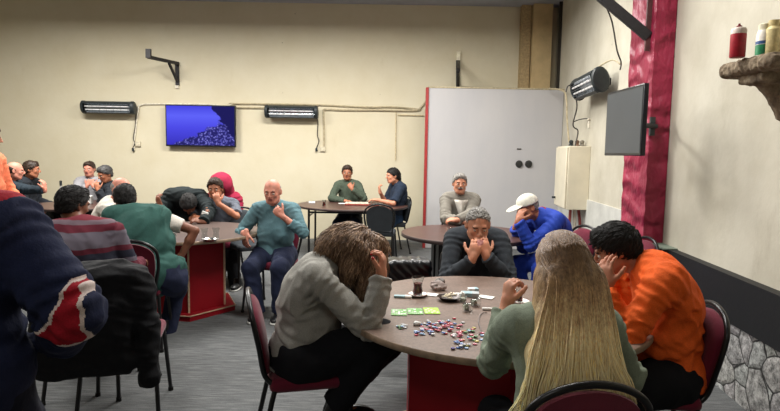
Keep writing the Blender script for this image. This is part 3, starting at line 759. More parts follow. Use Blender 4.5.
bar(MB(), A(148.5, 58, YB - .75), A(148.5, 49, YB - .75), .08, .05).build('end_plate', IRON, br, c)
MB().box(A(177, 87, YB - .02), (.06, .03, .05)).build('paint_patch', plain('white_cable', (215, 208, 190), .5), br, c)
c = A(458, 75, YB); br = empty('wall_bracket', c); tag(br, 'black steel bracket with a pale tip above the partition panel', 'bracket')
bar(MB(), A(457.8, 60, YB - .03), A(457.8, 92, YB - .03), .06, .03).build('wall_plate', IRON, br, c)
bar(MB(), A(458.4, 62, YB - .03), A(458.6, 70, YB - .6), .05, .05).build('arm', IRON, br, c)
bar(MB(), A(458.2, 86, YB - .03), A(458.6, 72, YB - .55), .035, .035).build('brace', IRON, br, c)
MB().box(A(458.3, 56, YB - .03), (.065, .04, .15)).build('pale_tip', plain('pale_tip', (232, 222, 196), .5), br, c)
xw = wallx(4.9) - .19; c = V(xw, 5.0, A(636, 35, 4.95)[2]); br = empty('wall_bracket', c); tag(br, 'heavy dark steel strut rising leftward from the crimson pillar', 'bracket')
e = A(600, -4, 5.1)
bar(MB(), c + V(.0, .02, 0), e, .05, .085).build('strut', IRON, br, c, .004)
bar(MB(), c + V(0.0, .02, -.12), c + V(0.0, .02, .5), .06, .02).build('back_plate', plain('rusty_plate', (84, 52, 52), .6), br, c)
# ------------------------------------------------------------------ cream cabinet on the side wall, with pipes
yN, yF = 7.44, 8.15; zt, zb = A(577, 146, 7.44)[2], A(577, 210, 7.44)[2]; dC = .29
c = V(wallx(7.8) - dC / 2, 7.8, (zt + zb) / 2); cb = empty('wall_cabinet', (c[0], c[1], zb)); tag(cb, 'cream metal box cabinet hung on the side wall below the heater', 'cabinet')
CRM = plain('cream_enamel', (212, 204, 182), .45, 0, .4, .04, 3)
MB().prism([(wallx(yN) - dC, yN), (wallx(yN), yN), (wallx(yF), yF), (wallx(yF) - dC, yF)], zb, zt).build('body', CRM, cb, (c[0], c[1], zb), .008)
MB().prism([(wallx(yN) - dC - .022, yN + .015), (wallx(yN) - dC - .002, yN + .015), (wallx(yF) - dC - .002, yF - .015), (wallx(yF) - dC - .022, yF - .015)], zb + .015, zt - .015).build('door', CRM, cb, (c[0], c[1], zb), .006)
MB().box((wallx(8.0) - dC - .04, 8.05, zb + .12), (.05, .03, .03)).build('latch', BLK, cb, (c[0], c[1], zb), .004)
PIPR = plain('red_pipe', (140, 60, 58), .5); PIPW = plain('pale_pipe', (190, 180, 165), .5)
for i, (px, mt, lb) in enumerate(((570.5, PIPR, 'red pipe running down below the cream cabinet, nearer the panel'), (574.5, PIPW, 'pale pipe running down between the two red pipes'), (578.5, PIPR, 'red pipe running down below the cream cabinet, nearer the pillar'))):
    m = MB(); a = A(px, 209, 7.6); m.tube([a, a + V(.02 * i, .03, -.3), (a[0] - .03, a[1], .02)], .02, 8, 0, 4); cc = np.mean(m.v, 0); tag(m.build('pipe', mt, None, cc), lb, 'pipe')
for pts, mt, r, lb in (([(566, 92, 7.5), (568, 86, 7.5), (572, 88, 7.5), (577, 105, 7.55), (573, 125, 7.6), (578, 131, 7.6), (575, 146, 7.6)], CABD, .009, 'dark looping cord hanging from the side heater to the cream cabinet'),
                       ([(573, 122, 7.7), (580, 119.5, 7.7), (588, 119, 7.6), (590, 124, 7.6)], CABD, .008, 'short black cord reaching the small white tap on the side wall'),
                       ([(549, 88.5, 9.1), (561, 90, 8.8), (566, 96, 8.6), (567, 120, 8.5), (569, 142, 8.4)], CAB, .014, 'pale cable coming off the panel top down to the cream cabinet'),
                       ([(605, 4, 6.0), (612, 22, 6.0), (617, 50, 6.0), (621, 62, 6.0), (620, 70, 6.0)], CABD, .008, 'dark cable hanging from the steel strut beside the pillar'),
                       ([(620, 64, 6.0), (612, 60, 6.2), (600, 66, 6.5), (592, 73, 6.7)], CAB, .009, 'pale cable arching from the wall to the side heater')):
    m = MB(); m.tube([A(*t) for t in pts], r, 6, 0, 5); cc = np.mean(m.v, 0); tag(m.build('cable', mt, None, cc), lb, 'cable')
q = A(589.5, 124, 7.55); o = empty('tap', q); tag(o, 'small white plastic tap on the side wall above the cream cabinet', 'tap')
MB().tube([q + V(.08, 0, .03), q + V(0, 0, .03), q + V(0, 0, -.05)], .018, 10, 0, 4).build('spout', CABW, o, q); MB().box(q + V(0, 0, .06), (.06, .05, .02)).build('lever', CABW, o, q, .004)
for px, lb, mt in ((571, 'small dark valve nearest the panel on the cream cabinet top', BLK), (577, 'brown ribbed object in the middle of the cream cabinet top', plain('brown_knob', (110, 84, 66), .6)), (582, 'grey valve nearest the pillar on the cream cabinet top', plain('grey_knob', (130, 124, 112), .6))):
    q = A(px, 146, 7.7); q[2] = zt; tag(MB().lathe([(.0, 0), (.035, 0), (.035, .02), (.02, .03), (.028, .045), (.03, .07), (.012, .085), (0, .085)], q, 12, cap=False).build('valve', mt, None, q), lb, 'valve')
# ------------------------------------------------------------------ rough bracket shelf with bottles
ys = 3.15; zs = A(757, 58, ys)[2]
def m_rough():
    n = NT('rough_brown_stone'); v = n.map((1, 1, 1)); f = n.noise(v, 16, 7, .7); g = n.noise(v, 60, 4)
    n.l(n.ramp(f, [(.3, (84, 73, 61)), (.5, (122, 108, 91)), (.7, (156, 142, 120))]), n.b.inputs['Base Color']); n.bump(g, .6, .01); set_b(n, .9, 0, .2); return n.m
RGH = m_rough(); xs = wallx(ys); sh = empty('corbel_shelf', (xs - .2, ys, zs)); tag(sh, 'rough brown carved corbel shelf on the near side wall', 'shelf')
SO = V(xs - .2, ys, zs); tipx = A(742, 66, ys)[0]
hl = (xs - tipx) / 2
T = [rbox((xs - hl + .02, ys, zs - .045), None, (hl + .01 - .02, .20, .022), .022, .01)]
rg = random.Random(3)
for i in range(12):
    T.append(ell((xs - hl * 2 + .03 + i * .033, ys - .215, zs - .045 + rg.uniform(-.01, .01)), None, (.028, .022, .036), .01))
for i in range(11):
    T.append(ell((tipx + .01, ys - .19 + i * .038, zs - .045), None, (.02, .028, .036), .01))
T.append(plane((0, 0, zs - .004), (0, 0, 1)))
solid_mesh('slab', T, .0065, RGH, sh, SO, lambda p: .006 * wr(p, 4, 90) + .004 * wr(p, 9, 200), None, 0)
T = [cap((xs - hl * 1.0, ys, zs - .12), (xs - .02, ys, zs - .30), .09, .09, .03), cap((xs - .05, ys, zs - .12), (xs - .02, ys, zs - .38), .12, .05, .05), rbox((xs - .16, ys, zs - .1), None, (.13, .09, .02), .02, .04), plane((0, 0, zs - .07), (0, 0, 1))]
T[0] = cap((xs - hl * 1.25, ys, zs - .115), (xs - .08, ys, zs - .27), .045, .07, .04)
solid_mesh('corbel', T, .008, RGH, sh, SO, lambda p: .010 * wr(p, 14, 60) + .005 * wr(p, 19, 160), None, 0)
RED = plain('can_red', (158, 28, 44), .4, bump=0); WHT = plain('can_white', (222, 216, 204), .4, bump=0)
def can(px, py):
    q = A(px, py, ys); q[2] = zs; o = empty('gas_can', q); tag(o, 'red gas can with a pale shoulder on the corbel shelf', 'can')
    MB().lathe([(0, 0), (.036, 0), (.039, .006), (.039, .128), (0, .128)], q, 24, cap=False).build('can_body', RED, o, q, sharp=30)
    MB().lathe([(.0392, .125), (.0392, .146), (.034, .156), (.018, .162), (0, .162)], q, 24, cap=False).build('shoulder', plain('pale_metal', (205, 190, 180), .35), o, q, sharp=30)
    MB().lathe([(.014, .160), (.014, .170), (.006, .173), (.006, .182), (0, .182)], q, 12, cap=False).build('nozzle', plain('dark_red', (110, 30, 36), .4), o, q)
can(737, 58)
q = A(763, 52, ys + .03); q[2] = zs; o = empty('bottle', q); tag(o, 'white bottle with a green and blue label on the corbel shelf', 'bottle')
MB().lathe([(0, 0), (.036, 0), (.038, .008), (.038, .13), (.030, .155), (0, .155)], q, 24, cap=False).build('bottle_body', WHT, o, q, sharp=30)
MB().lathe([(.0386, .02), (.0386, .075)], q, 24, cap=False).build('green_label', plain('green_label', (40, 128, 84), .4, bump=0), o, q)
MB().lathe([(.0386, .078), (.0386, .095)], q, 24, cap=False).build('blue_band', plain('blue_band', (60, 90, 140), .4, bump=0), o, q)
MB().lathe([(.030, .153), (.031, .185), (.026, .190), (0, .190)], q, 20, cap=False).build('cap', plain('cream_cap', (214, 206, 180), .4), o, q, sharp=30)
q = A(772, 50, ys - .01); q[2] = zs; o = empty('bottle', q); tag(o, 'cream bottle behind the green-labelled bottle on the corbel shelf', 'bottle')
CRB = plain('cream_bottle', (206, 190, 140), .45, bump=0)
MB().lathe([(0, 0), (.034, 0), (.036, .008), (.036, .15), (.024, .17), (0, .17)], q, 24, cap=False).build('bottle_body', CRB, o, q, sharp=30)
MB().lathe([(.026, .168), (.026, .20), (0, .20)], q, 20, cap=False).build('cap', plain('tan_cap', (190, 172, 120), .4), o, q, sharp=30)
q = A(781, 52, ys + .0); q[2] = zs; o = empty('bottle', q); tag(o, 'tan bottle at the outer right end of the corbel shelf', 'bottle')
MB().lathe([(0, 0), (.036, 0), (.038, .008), (.038, .16), (.02, .185), (0, .185)], q, 24, cap=False).build('bottle_body', plain('tan_bottle', (184, 158, 96), .45, bump=0), o, q, sharp=30)
MB().lathe([(.022, .183), (.022, .205), (0, .205)], q, 20, cap=False).build('cap', plain('tan_cap', (190, 172, 120), .4), o, q, sharp=30)
# ================================================================== FURNITURE
MAROON = fabric('maroon_upholstery', (98, 20, 42), .85, .08, 300, .25, sheen=.2); FRAME = plain('black_tube', (24, 24, 26), .32, .3, .5, .05, 20, 0)
DARKPAD = fabric('charcoal_upholstery', (52, 56, 60), .9, .08, 300, .25); RUB = plain('rubber_foot', (14, 14, 14), .8, bump=0)
def arch(w, z0, z1, n=9, k=1.0):
    pts = [(-w * .86, z0)]; zc = z1 - w * k
    pts += [(-w, z0 + (zc - z0) * .6)]
    pts += [(-w * math.cos(t), zc + w * k * math.sin(t)) for t in np.linspace(0, PI, n)]
    pts += [(w, z0 + (zc - z0) * .6), (w * .86, z0)]; return pts
def make_chair(pad, label, cat='chair', open_back=False):
    root = empty('banquet_chair', (0, 0, 0)); tag(root, label, cat)
    by = lambda z: -.20 - .16 * max(0, z - .44) - .10 * max(0, z - .44) ** 2     # backrest lean
    # seat cushion
    T = [rbox((0, .01, .45), None, (.17, .17, .004), .032, .02), ell((0, .0, .462), None, (.19, .19, .036), .03)]
    solid_mesh('seat', T, .010, pad, root, (0, 0, 0), None, None, 1)
    # backrest pad: arch outline pushed through thickness with a crown
    pts = catmull([np.array(p) for p in arch(.175, .50, .842, 9, .62)], 3, False); m = MB(); n = len(pts); c = np.mean(pts, 0); vs = []
    for kk, th in ((1.0, -.006), (1.02, .006), (.97, .022), (.75, .034), (.35, .040)):
        for p in pts:
            q = c + (p - c) * kk; vs.append((q[0], by(q[1]) + th, q[1]))
    vs.append((c[0], by(c[1]) + .041, c[1])); fs = []
    for j in range(4):
        for i in range(n): i2 = (i + 1) % n; fs.append((j * n + i, j * n + i2, (j + 1) * n + i2, (j + 1) * n + i)[::-1])
    for i in range(n): fs.append((4 * n + i, 4 * n + (i + 1) % n, 5 * n)[::-1])
    fs.append(tuple(range(n))); m.add(vs, fs); m.build('backrest', pad, root, sharp=50)
    fr = arch(.200, .50, .868, 9, .62); path = [(-.185, -.15, .445)] + [(x, by(z), z) for x, z in fr] + [(.185, -.15, .445)]
    MB().tube(path, .0125, 10, 0, 5).build('back_frame', FRAME, root)
    m = MB(); m.tube([(-.185, .175, .43), (.185, .175, .43), (.185, -.165, .43), (-.185, -.165, .43)], .011, 8, 0, 0, True); m.build('seat_frame', FRAME, root)
    for sx in (-1, 1):
        for a, b in (((.185, .17, .435), (.215, .225, .0)), ((.185, -.16, .435), (.215, -.26, .0))):
            a = V(sx * a[0], a[1], a[2]); b = V(sx * b[0], b[1], b[2])
            lg = MB().tube([a, a + (b - a) * .12 + V(0, np.sign(a[1]) * .006, 0), b + V(0, 0, .004)], [.013, .013, .012], 8, 0, 3).build('leg', FRAME, root)
            MB().lathe([(0, 0), (.016, 0), (.016, .022), (0, .022)], b, 10, cap=False).build('rubber_foot', RUB, lg)
    return root
CH0 = make_chair(MAROON, 'x'); CH1 = make_chair(DARKPAD, 'x'); _used = set()
def put_chair(x, y, yaw, label, proto=None, group=None):
    proto = proto or CH0
    o = proto if proto.name not in _used else copy_tree(proto); _used.add(proto.name)
    o.location = (x, y, 0); o.rotation_euler = (0, 0, yaw); o['label'] = label
    if group: o['group'] = group
    return o
def m_lam(name, a, b, rough=.4):
    n = NT(name); v = n.map((1, 1, 1)); f = n.noise(n.map((1, 3, 1)), 5, 6, .65); g = n.noise(v, 90, 3)
    c = n.ramp(f, [(.3, a), (.7, b)]); c = n.mix(.35, c, n.ramp(g, [(.35, shade(a, .8)), (.65, shade(b, 1.15))])); n.l(c, n.b.inputs['Base Color']); set_b(n, rough, 0, .35); return n.m
LAM1 = m_lam('brown_grey_laminate', (104, 87, 78), (124, 105, 94), .42); LAM2 = m_lam('dark_brown_laminate', (64, 42, 38), (84, 58, 52), .35); LAM4 = m_lam('grey_brown_laminate', (78, 66, 62), (94, 80, 74), .42)
EDGE = plain('beige_edge', (138, 118, 98), .5); EDGD = plain('dark_edge', (46, 32, 30), .5); REDP = plain('red_panel', (142, 16, 28), .6, 0, .25, .06, 3); STRIP = plain('beige_strip', (196, 170, 140), .5, bump=0)
def round_top(root, R, lam, edge, z=.75, t=.03):
    o = root.location; MB().lathe([(0, -t), (R - .004, -t), (R - .004, 0), (0, 0)], (0, 0, z), 72, cap=False).build('tabletop', lam, root, sharp=30)
    MB().lathe([(R - .004, -t), (R, -t + .003), (R, -.003), (R - .004, .0005)], (0, 0, z), 72, cap=False).build('edge_band', edge, root, sharp=60)
def hexbase(root, R, ang, plinth, cx=0, cy=0, strips=True):
    def hexp(r): return [(cx + r * math.cos(R_(ang + 60 * i)), cy + r * math.sin(R_(ang + 60 * i))) for i in range(6)]
    MB().prism(hexp(R), .05, .72).build('base', REDP, root, smooth=False)
    for i in range(6 if strips else 0):
        a = R_(ang + 60 * i); MB().box((cx + R * math.cos(a), cy + R * math.sin(a), .385), (.016, .016, .666), 0, a).build('corner_strip', STRIP, root)
    if plinth:
        MB().prism(hexp(plinth), .0, .05).build('plinth', REDP, root, smooth=False)
        for i in range(6):
            p, q = hexp(plinth + .004)[i], hexp(plinth + .004)[(i + 1) % 6]; MB().tube([(p[0], p[1], .05), (q[0], q[1], .05)], .006, 6).build('plinth_edge', STRIP, root)
T1 = V(.545, 2.89); R1 = .775
t = empty('round_table', (T1[0], T1[1], 0)); tag(t, 'nearest round table with a grey-brown top and red panelled base', 'table')
round_top(t, R1, LAM1, EDGE); hexbase(t, .50, 209, .53, .0, -.02, False)
T4 = V(-2.05, 5.52); R4 = .76
t = empty('round_table', (T4[0], T4[1], 0)); tag(t, 'round table on a bright red hexagonal base beside the man in teal', 'table')
round_top(t, R4, LAM4, EDGE); hexbase(t, .395, -66, .50, -1.99 - T4[0], 5.42 - T4[1])
T2 = V(.80, 5.70); R2 = .68
t = empty('round_table', (T2[0], T2[1], 0)); tag(t, 'dark brown round table with thick black legs in front of the partition panel', 'table')
round_top(t, R2, LAM2, EDGD, .75, .035)
for sx, sy in ((-1, -1), (1, -1), (-1, 1), (1, 1)):
    MB().box((sx * .30, sy * .30, .36), (.075, .075, .71), 0, R_(20)).build('leg', FRAME, t, None, .006)
m = MB(); m.box((0, 0, .68), (.62, .08, .07), 0, R_(45)); m.box((0, 0, .68), (.62, .08, .07), 0, R_(-45)); m.build('crossbar', FRAME, t)
MB().box((0, 0, .4), (.09, .09, .6)).build('column', FRAME, t, None, .006)
q1 = A(297, 205, 8.6); q2 = A(408, 205, 8.6); T3 = V((q1[0] + q2[0]) / 2, 8.62); R3 = (q2[0] - q1[0]) / 2
t = empty('round_table', (T3[0], T3[1], 0)); tag(t, 'farthest dark folding table on thin black tube legs by the back wall', 'table')
round_top(t, R3, LAM2, EDGD, .75, .03)
for sx in (-1, 1):
    for sy in (-1, 1):
        MB().tube([(sx * .62, sy * .36, .72), (sx * .62, sy * .36, 0)], .017, 8).build('leg', FRAME, t)
    MB().tube([(sx * .62, -.36, .60), (sx * .62, .36, .60)], .012, 8).build('crossbar', FRAME, t)
for sy in (-1, 1): MB().tube([(-.62, sy * .36, .66), (.62, sy * .36, .66)], .014, 8).build('apron_rail', FRAME, t)
T5 = V(-4.35, 7.9); R5 = .7
t = empty('round_table', (T5[0], T5[1], 0)); tag(t, 'round table in the far left corner between the plaid shirt and dark jackets', 'table')
round_top(t, R5, LAM2, EDGD); 
for sx, sy in ((-1, -1), (1, -1), (-1, 1), (1, 1)): MB().box((sx * .28, sy * .28, .36), (.06, .06, .71)).build('leg', FRAME, t)
# ------------------------------------------------------------------ small things on the tables
TZ = .7515
GL = glass('clear_glass'); TEA = plain('red_tea', (96, 16, 12), .15, bump=0); TEA.node_tree.nodes['Principled BSDF'].inputs['Specular IOR Level'].default_value = .6
STEEL = metal('steel', (190, 190, 190), .25); PORC = plain('white_china', (226, 222, 214), .25, bump=0)
def on(T, px, py, z=TZ): q = onz(px, py, z); q[2] = z; return q
def tea_glass(q, label, s=1.0, fill=True, saucer='white', handle=None):
    q = np.asarray(q, float); sm = {'white': PORC, 'steel': STEEL, 'black': BLK, 'redwhite': PORC}.get(saucer)
    z = 0
    if sm is not None:
        sr = empty('saucer', q); tag(sr, 'saucer under ' + label, 'saucer')
        MB().lathe([(0, 0), (.028, 0), (.034, .003), (.056, .012), (.057, .0145), (.034, .0065), (.0, .0055)], q, 28, cap=False).build('dish', sm, sr, q, sharp=60)
        MB().lathe([(.0565, .0135), (.058, .0150), (.0565, .016), (.0555, .0145)], q, 28, cap=False).build('rim', plain('maroon_rim', (120, 30, 34), .4, bump=0) if saucer != 'steel' else STEEL, sr, q)
        z = .006
    q = q + V(0, 0, z); g = empty('tea_glass', q); tag(g, label, 'tea glass')
    prof = [(.0, .0), (.021 * s, 0), (.024 * s, .004), (.026 * s, .018 * s), (.0205 * s, .042 * s), (.024 * s, .065 * s), (.031 * s, .088 * s)]
    MB().lathe(prof + [(r - .0018, zz + .001) for r, zz in prof[::-1][:-2]] + [(0, .006)], q, 24, cap=False).build('glass', GL, g, q, sharp=60)
    if fill: MB().lathe([(0, .0065), (.0215 * s, .0065), (.0238 * s, .018 * s), (.0184 * s, .042 * s), (.0205 * s, .06 * s), (0, .06 * s)], q, 24, cap=False).build('tea', TEA, g, q)
    return g
tea_glass(on(T1, 417.5, 296), 'full tulip glass of dark tea by the black bag on the near table', 1.15)
tea_glass(on(T1, 519, 303), 'low glass of dark tea beside the raised hand of the blonde person', .8, True, 'white')
tea_glass(on(T4, 204.5, 239), 'left one of two empty tea glasses on the red-based table', 1.1, False, None)
tea_glass(on(T4, 216, 238.5), 'right one of two empty tea glasses on the red-based table', 1.1, False, None)
tea_glass(on(T4, 137, 246), 'lone glass behind the green vest on the red-based table', 1.2, False, None)
tea_glass(on(T2, 449.5, 237), 'left tea glass in front of the plaid blazer', 1.0, True, 'steel')
tea_glass(on(T2, 456, 238.5), 'right tea glass in front of the plaid blazer', 1.0, False, None)
tea_glass(on(T3, 324, 206), 'tea glass at the left of the farthest table', 1.0, True, None)
def dish(q, label, r=.05, mat=STEEL, butts=5, name='ashtray'):
    a = empty(name, q); tag(a, label, 'ashtray')
    MB().lathe([(0, 0), (r * .7, 0), (r, .02), (r + .004, .021), (r * .92, .014), (r * .66, .005), (0, .004)], q, 26, cap=False).build('dish', mat, a, q, sharp=50)
    rg = random.Random(label)
    for i in range(butts):
        an = rg.uniform(0, 6.28); d = rg.uniform(0, r * .5); p = q + V(d * math.cos(an), d * math.sin(an), .012 + i * .002); an2 = rg.uniform(0, 3.1); e = V(math.cos(an2), math.sin(an2), rg.uniform(-.1, .3)) * .013
        MB().tube([p - e, p + e], .004, 6).build('cigarette_butt', plain('cig_paper', (226, 214, 190), .8, bump=0), a, q)
dish(on(T1, 449, 300), 'dark metal ashtray heaped with cigarette butts on the near table', .062, plain('dark_dish', (56, 46, 42), .35, .4), 14)
dish(on(T4, 210, 241), 'shiny steel ashtray in front of the two empty glasses', .07, STEEL, 4)
def paper(q, w, d, label, mat, rz=0, t=.002, name='card', cat='card', fold=0):
    o = MB().box((0, 0, t / 2), (w, d, t)).build(name, mat, None, None, 0, smooth=False); o.location = tuple(q); o.rotation_euler = (0, 0, rz); tag(o, label, cat); return o
WP = plain('white_paper', (226, 226, 222), .7, bump=0); BP = plain('pale_blue_pack', (150, 178, 186), .5, bump=0)
def crumple(q, r, mat, label, name='crumpled_wrapper', seed=1, flat=.6):
    o = solid_mesh(name, [ell(q + V(0, 0, r * flat * .75), None, (r, r * .8, r * flat), .01), plane(q, V(0, 0, -1))], max(r / 9, .003), mat, None, q, lambda p: r * .35 * wr(p, seed, 3.2 / r) + r * .15 * wr(p, seed + 5, 8 / r), None, 0)
    tag(o, label, 'wrapper'); return o
crumple(on(T1, 437, 290), .045, plain('dusty_wrap', (140, 124, 118), .6), 'crumpled brownish wrapper beside the dark ashtray', seed=4)
crumple(on(T1, 440, 284), .035, plain('grey_wrap', (112, 104, 100), .6), 'small grey crumpled tissue behind the brownish wrapper', seed=8)
crumple(on(T1, 459, 297), .028, WP, 'small white crumpled tissue right of the dark ashtray', seed=12)
crumple(on(T1, 417, 325), .016, WP, 'small white folded scrap by the clear chips near the green cards', seed=15)
def packet(px, py, size, rz, mat, mat2, label, name='packet', cat='packet'):
    q = on(T1, px, py); o = empty(name, q, rz); tag(o, label, cat); w, d, hh = size
    MB().box((0, 0, hh / 2), (w, d, hh)).build('box', mat, o, None, .002); MB().box((w * .3, 0, hh / 2), (w * .38, d + .002, hh + .002)).build('lid', mat2, o, None, .002); return o
packet(403, 297.5, (.10, .03, .012), -.1, BP, WP, 'slim teal and white packet left of the tea glass', 'packet')
packet(470, 296, (.10, .055, .022), -.15, BP, plain('grey_pack', (170, 176, 178), .5, bump=0), 'pale blue cigarette packet right of the dark ashtray')
packet(473, 291, (.06, .04, .018), .1, WP, BP, 'small white packet behind the pale blue cigarette packet')
paper(on(T1, 486, 297.5), .085, .06, 'folded white paper slip right of the pale blue packet', WP, -.5, .004, 'paper_slip', 'paper')
paper(on(T1, 428, 294.5), .11, .06, 'white paper napkin under the crumpled wrappers', WP, -.35, .003, 'napkin', 'napkin')
tg = empty('lighter', on(T1, 487, 310)); tag(tg, 'white lighter near the sleeve of the blonde person', 'lighter')
MB().box((0, 0, .006), (.05, .016, .012)).build('tank', WP, tg, None, .003); MB().box((.028, 0, .006), (.01, .014, .012)).build('head', STEEL, tg, None, .001)
m = MB(); q = on(T1, 479, 321); cc = q
m.tube([onz(487, 312, TZ + .003), onz(481, 314, TZ + .003), onz(478.5, 322, TZ + .003), onz(481, 330, TZ + .003), onz(479, 334, TZ + .003)], .0022, 5, 0, 5); tag(m.build('string', plain('grey_string', (120, 112, 110), .7), None, q), 'thin curled grey string on the near table beside the blonde person', 'string')
def tumbler(px, py, label, ang, tipped=True):
    q = on(T1, px, py); prof = [(0, 0), (.016, 0), (.018, .002), (.021, .045), (.0195, .045), (.0168, .004), (0, .004)]
    o = empty('small_glass', q, ang); tag(o, label, 'glass'); m = MB().lathe(prof, (0, 0, 0), 20, cap=False)
    m.v = [(z - .02, x, y + .0212) for x, y, z in m.v] if tipped else m.v; m.build('glass', GL, o, sharp=50)
    c = MB().lathe([(0, 0), (.0155, 0), (.0165, .02), (0, .02)], (0, 0, 0), 14, cap=False); c.v = [(z - .017, x, y + .0212) for x, y, z in c.v] if tipped else [(x, y, z + .004) for x, y, z in c.v]
    c.build('wax_fill', plain('pale_wax', (206, 204, 188), .4, bump=0), o)
tumbler(467, 311, 'small clear plastic tube lying left of another one', .25)
tumbler(475, 306, 'small clear plastic tube lying right of another one', .35)
tumbler(463, 302, 'upright tiny clear cup behind the two lying tubes', 0, False)
# three green printed cards
def m_card():
    n = NT('green_card'); n2 = n.map((30, 30, 1)); b = n.n('ShaderNodeTexBrick'); n.l(n.map((1, 1, 1)), b.inputs['Vector']); b.inputs['Scale'].default_value = 28; b.inputs['Mortar Size'].default_value = .04
    b.inputs['Color1'].default_value = lin((110, 190, 60)); b.inputs['Color2'].default_value = lin((205, 222, 190)); b.inputs['Mortar'].default_value = lin((70, 130, 70)); b.inputs['Bias'].default_value = -.1
    n.l(b.outputs['Color'], n.b.inputs['Base Color']); set_b(n, .5, 0, .3); return n.m
GC = m_card(); GC2 = plain('yellow_green_card', (160, 206, 60), .5, var=.12, scale=60, bump=0)
for (a, lb, mt) in (((399, 312.5, -.02), 'green grid card on the near table, beside the curly hair sleeve', GC), ((415, 311.5, .02), 'green grid card between the other two green cards', GC), ((431.5, 311, .03), 'yellowish green card, closest to the ashtray', GC2)):
    q = on(T1, a[0], a[1]); o = paper(q, .078, .110, lb, mt, a[2], .0025)
    rg = random.Random(lb)
    m = MB()
    for i in range(5):
        for j in range(4):
            if rg.random() < .55: m.box((-.028 + i * .014, -.03 + j * .02, .0028), (.011, .014, .0006))
    m.build('printed_squares', WP, o, smooth=False)
# scattered chips
CHC = {'red': (166, 52, 66), 'blue': (74, 100, 156), 'pale blue': (140, 168, 198), 'clear': (180, 180, 182), 'pink': (188, 100, 120), 'violet': (100, 86, 136), 'green': (104, 142, 104), 'orange': (186, 116, 80), 'yellow': (188, 176, 104)}
chip_proto = {}
def chip(cn, q, rz, tilt, place):
    if cn not in chip_proto:
        mt = plain('chip_' + cn.replace(' ', '_'), CHC[cn], .25, 0, .5, .03, 20, 0)
        o = MB().lathe([(0, 0), (.0085, 0), (.0098, .0012), (.0098, .0022), (.0085, .0034), (.006, .0028), (0, .0028)], (0, 0, 0), 14, cap=False).build('game_chip', mt, None, sharp=50); chip_proto[cn] = o
    else: o = chip_proto[cn].copy(); col.objects.link(o)
    o.location = tuple(q); o.rotation_euler = (tilt, 0, rz); o['label'] = f'small {cn} plastic chip {place}'; o['category'] = 'game chip'; o['group'] = f'{cn} chips {place}'
rg = random.Random(11); placed = []
def scatter(n, cx, cy, sx, sy, cols, place):
    k = 0; tries = 0
    while k < n and tries < 4000:
        tries += 1; px, py = rg.gauss(cx, sx), rg.gauss(cy, sy); q = on(T1, px, py, TZ)
        if abs(px - cx) > 2 * sx or abs(py - cy) > 2 * sy: continue
        lv = sum(1 for p in placed if np.linalg.norm(p[:2] - q[:2]) < .0175)
        if lv > 2: continue
        placed.append(q.copy()); chip(rg.choice(cols), q + V(0, 0, lv * .0036), rg.uniform(0, 6), 0, place); k += 1
scatter(62, 441, 327, 13, 5, ['red', 'red', 'blue', 'blue', 'pale blue', 'clear', 'clear', 'pink', 'violet'], 'in the main heap')
scatter(12, 424, 333, 4.5, 1.8, ['blue', 'pale blue', 'pale blue', 'clear'], 'in the small cluster left of the big heap')
scatter(38, 468, 337, 12, 6, ['red', 'pink', 'orange', 'pale blue', 'clear', 'green', 'yellow'], 'strewn loosely right of the heap')
scatter(12, 461, 346, 4.5, 2.2, ['blue', 'pale blue', 'clear', 'violet'], 'in the cluster nearest the table edge')
scatter(9, 402, 326.5, 5, 1.4, ['clear', 'clear', 'green', 'pale blue'], 'in the pale cluster below the green cards')
# game racks and bits on the farther tables
def rack(q, w, rz, label, mat):
    o = empty('tile_rack', q, rz); tag(o, label, 'tile rack'); MB().box((0, 0, .012), (w, .06, .024)).build('rail', mat, o, None, .004); MB().box((0, .02, .03), (w * .96, .012, .04)).build('tiles', plain('ivory_tiles', (224, 216, 196), .4, bump=0), o, None, .002)
rack(on(T3, 362, 205.5), .52, .0, 'long pale game rack on the farthest table', plain('rack_red', (130, 60, 50), .5))
paper(on(T3, 345, 203.5), .2, .12, 'white sheet under the forearm of the olive shirt', WP, .2, .003, 'paper_sheet', 'paper')
packet_q = on(T3, 312, 203); o = MB().box(packet_q + V(0, 0, .011), (.1, .06, .022)).build('packet', WP, None, packet_q, .003); tag(o, 'white cigarette packet at the left end of the farthest table', 'packet')
q = on(T4, 168, 244); o = empty('plastic_tub', q); tag(o, 'clear plastic tub behind the bare forearm on the red-based table', 'tub')
MB().lathe([(0, 0), (.06, 0), (.075, .1), (.072, .1), (.057, .004), (0, .004)], q, 24, cap=False).build('tub', plain('cloudy_plastic', (170, 172, 168), .25, bump=0), o, q, sharp=50)
q = V(T5[0] - .1, T5[1] + .15, .75); q = onz(61, 204, .75); q = V(A(61, 190, 7.75)[0], 7.75, .75)
o = empty('bottle', q); tag(o, 'small dark-capped bottle standing on the far left table', 'bottle')
MB().lathe([(0, 0), (.032, 0), (.034, .01), (.034, .2), (.014, .25), (.013, .28), (0, .28)], q, 16, cap=False).build('bottle_body', plain('grey_bottle', (150, 150, 146), .3, bump=0), o, q)
MB().lathe([(.016, .275), (.017, .34), (0, .345)], q, 12, cap=False).build('cap', BLK, o, q)
q = V(A(84, 192, 8.0)[0], 8.0, .75)
o = MB().box(q + V(0, 0, .06), (.2, .12, .12)).build('white_box', WP, None, q, .01); tag(o, 'white box on the far left table before the plaid shirt', 'box')
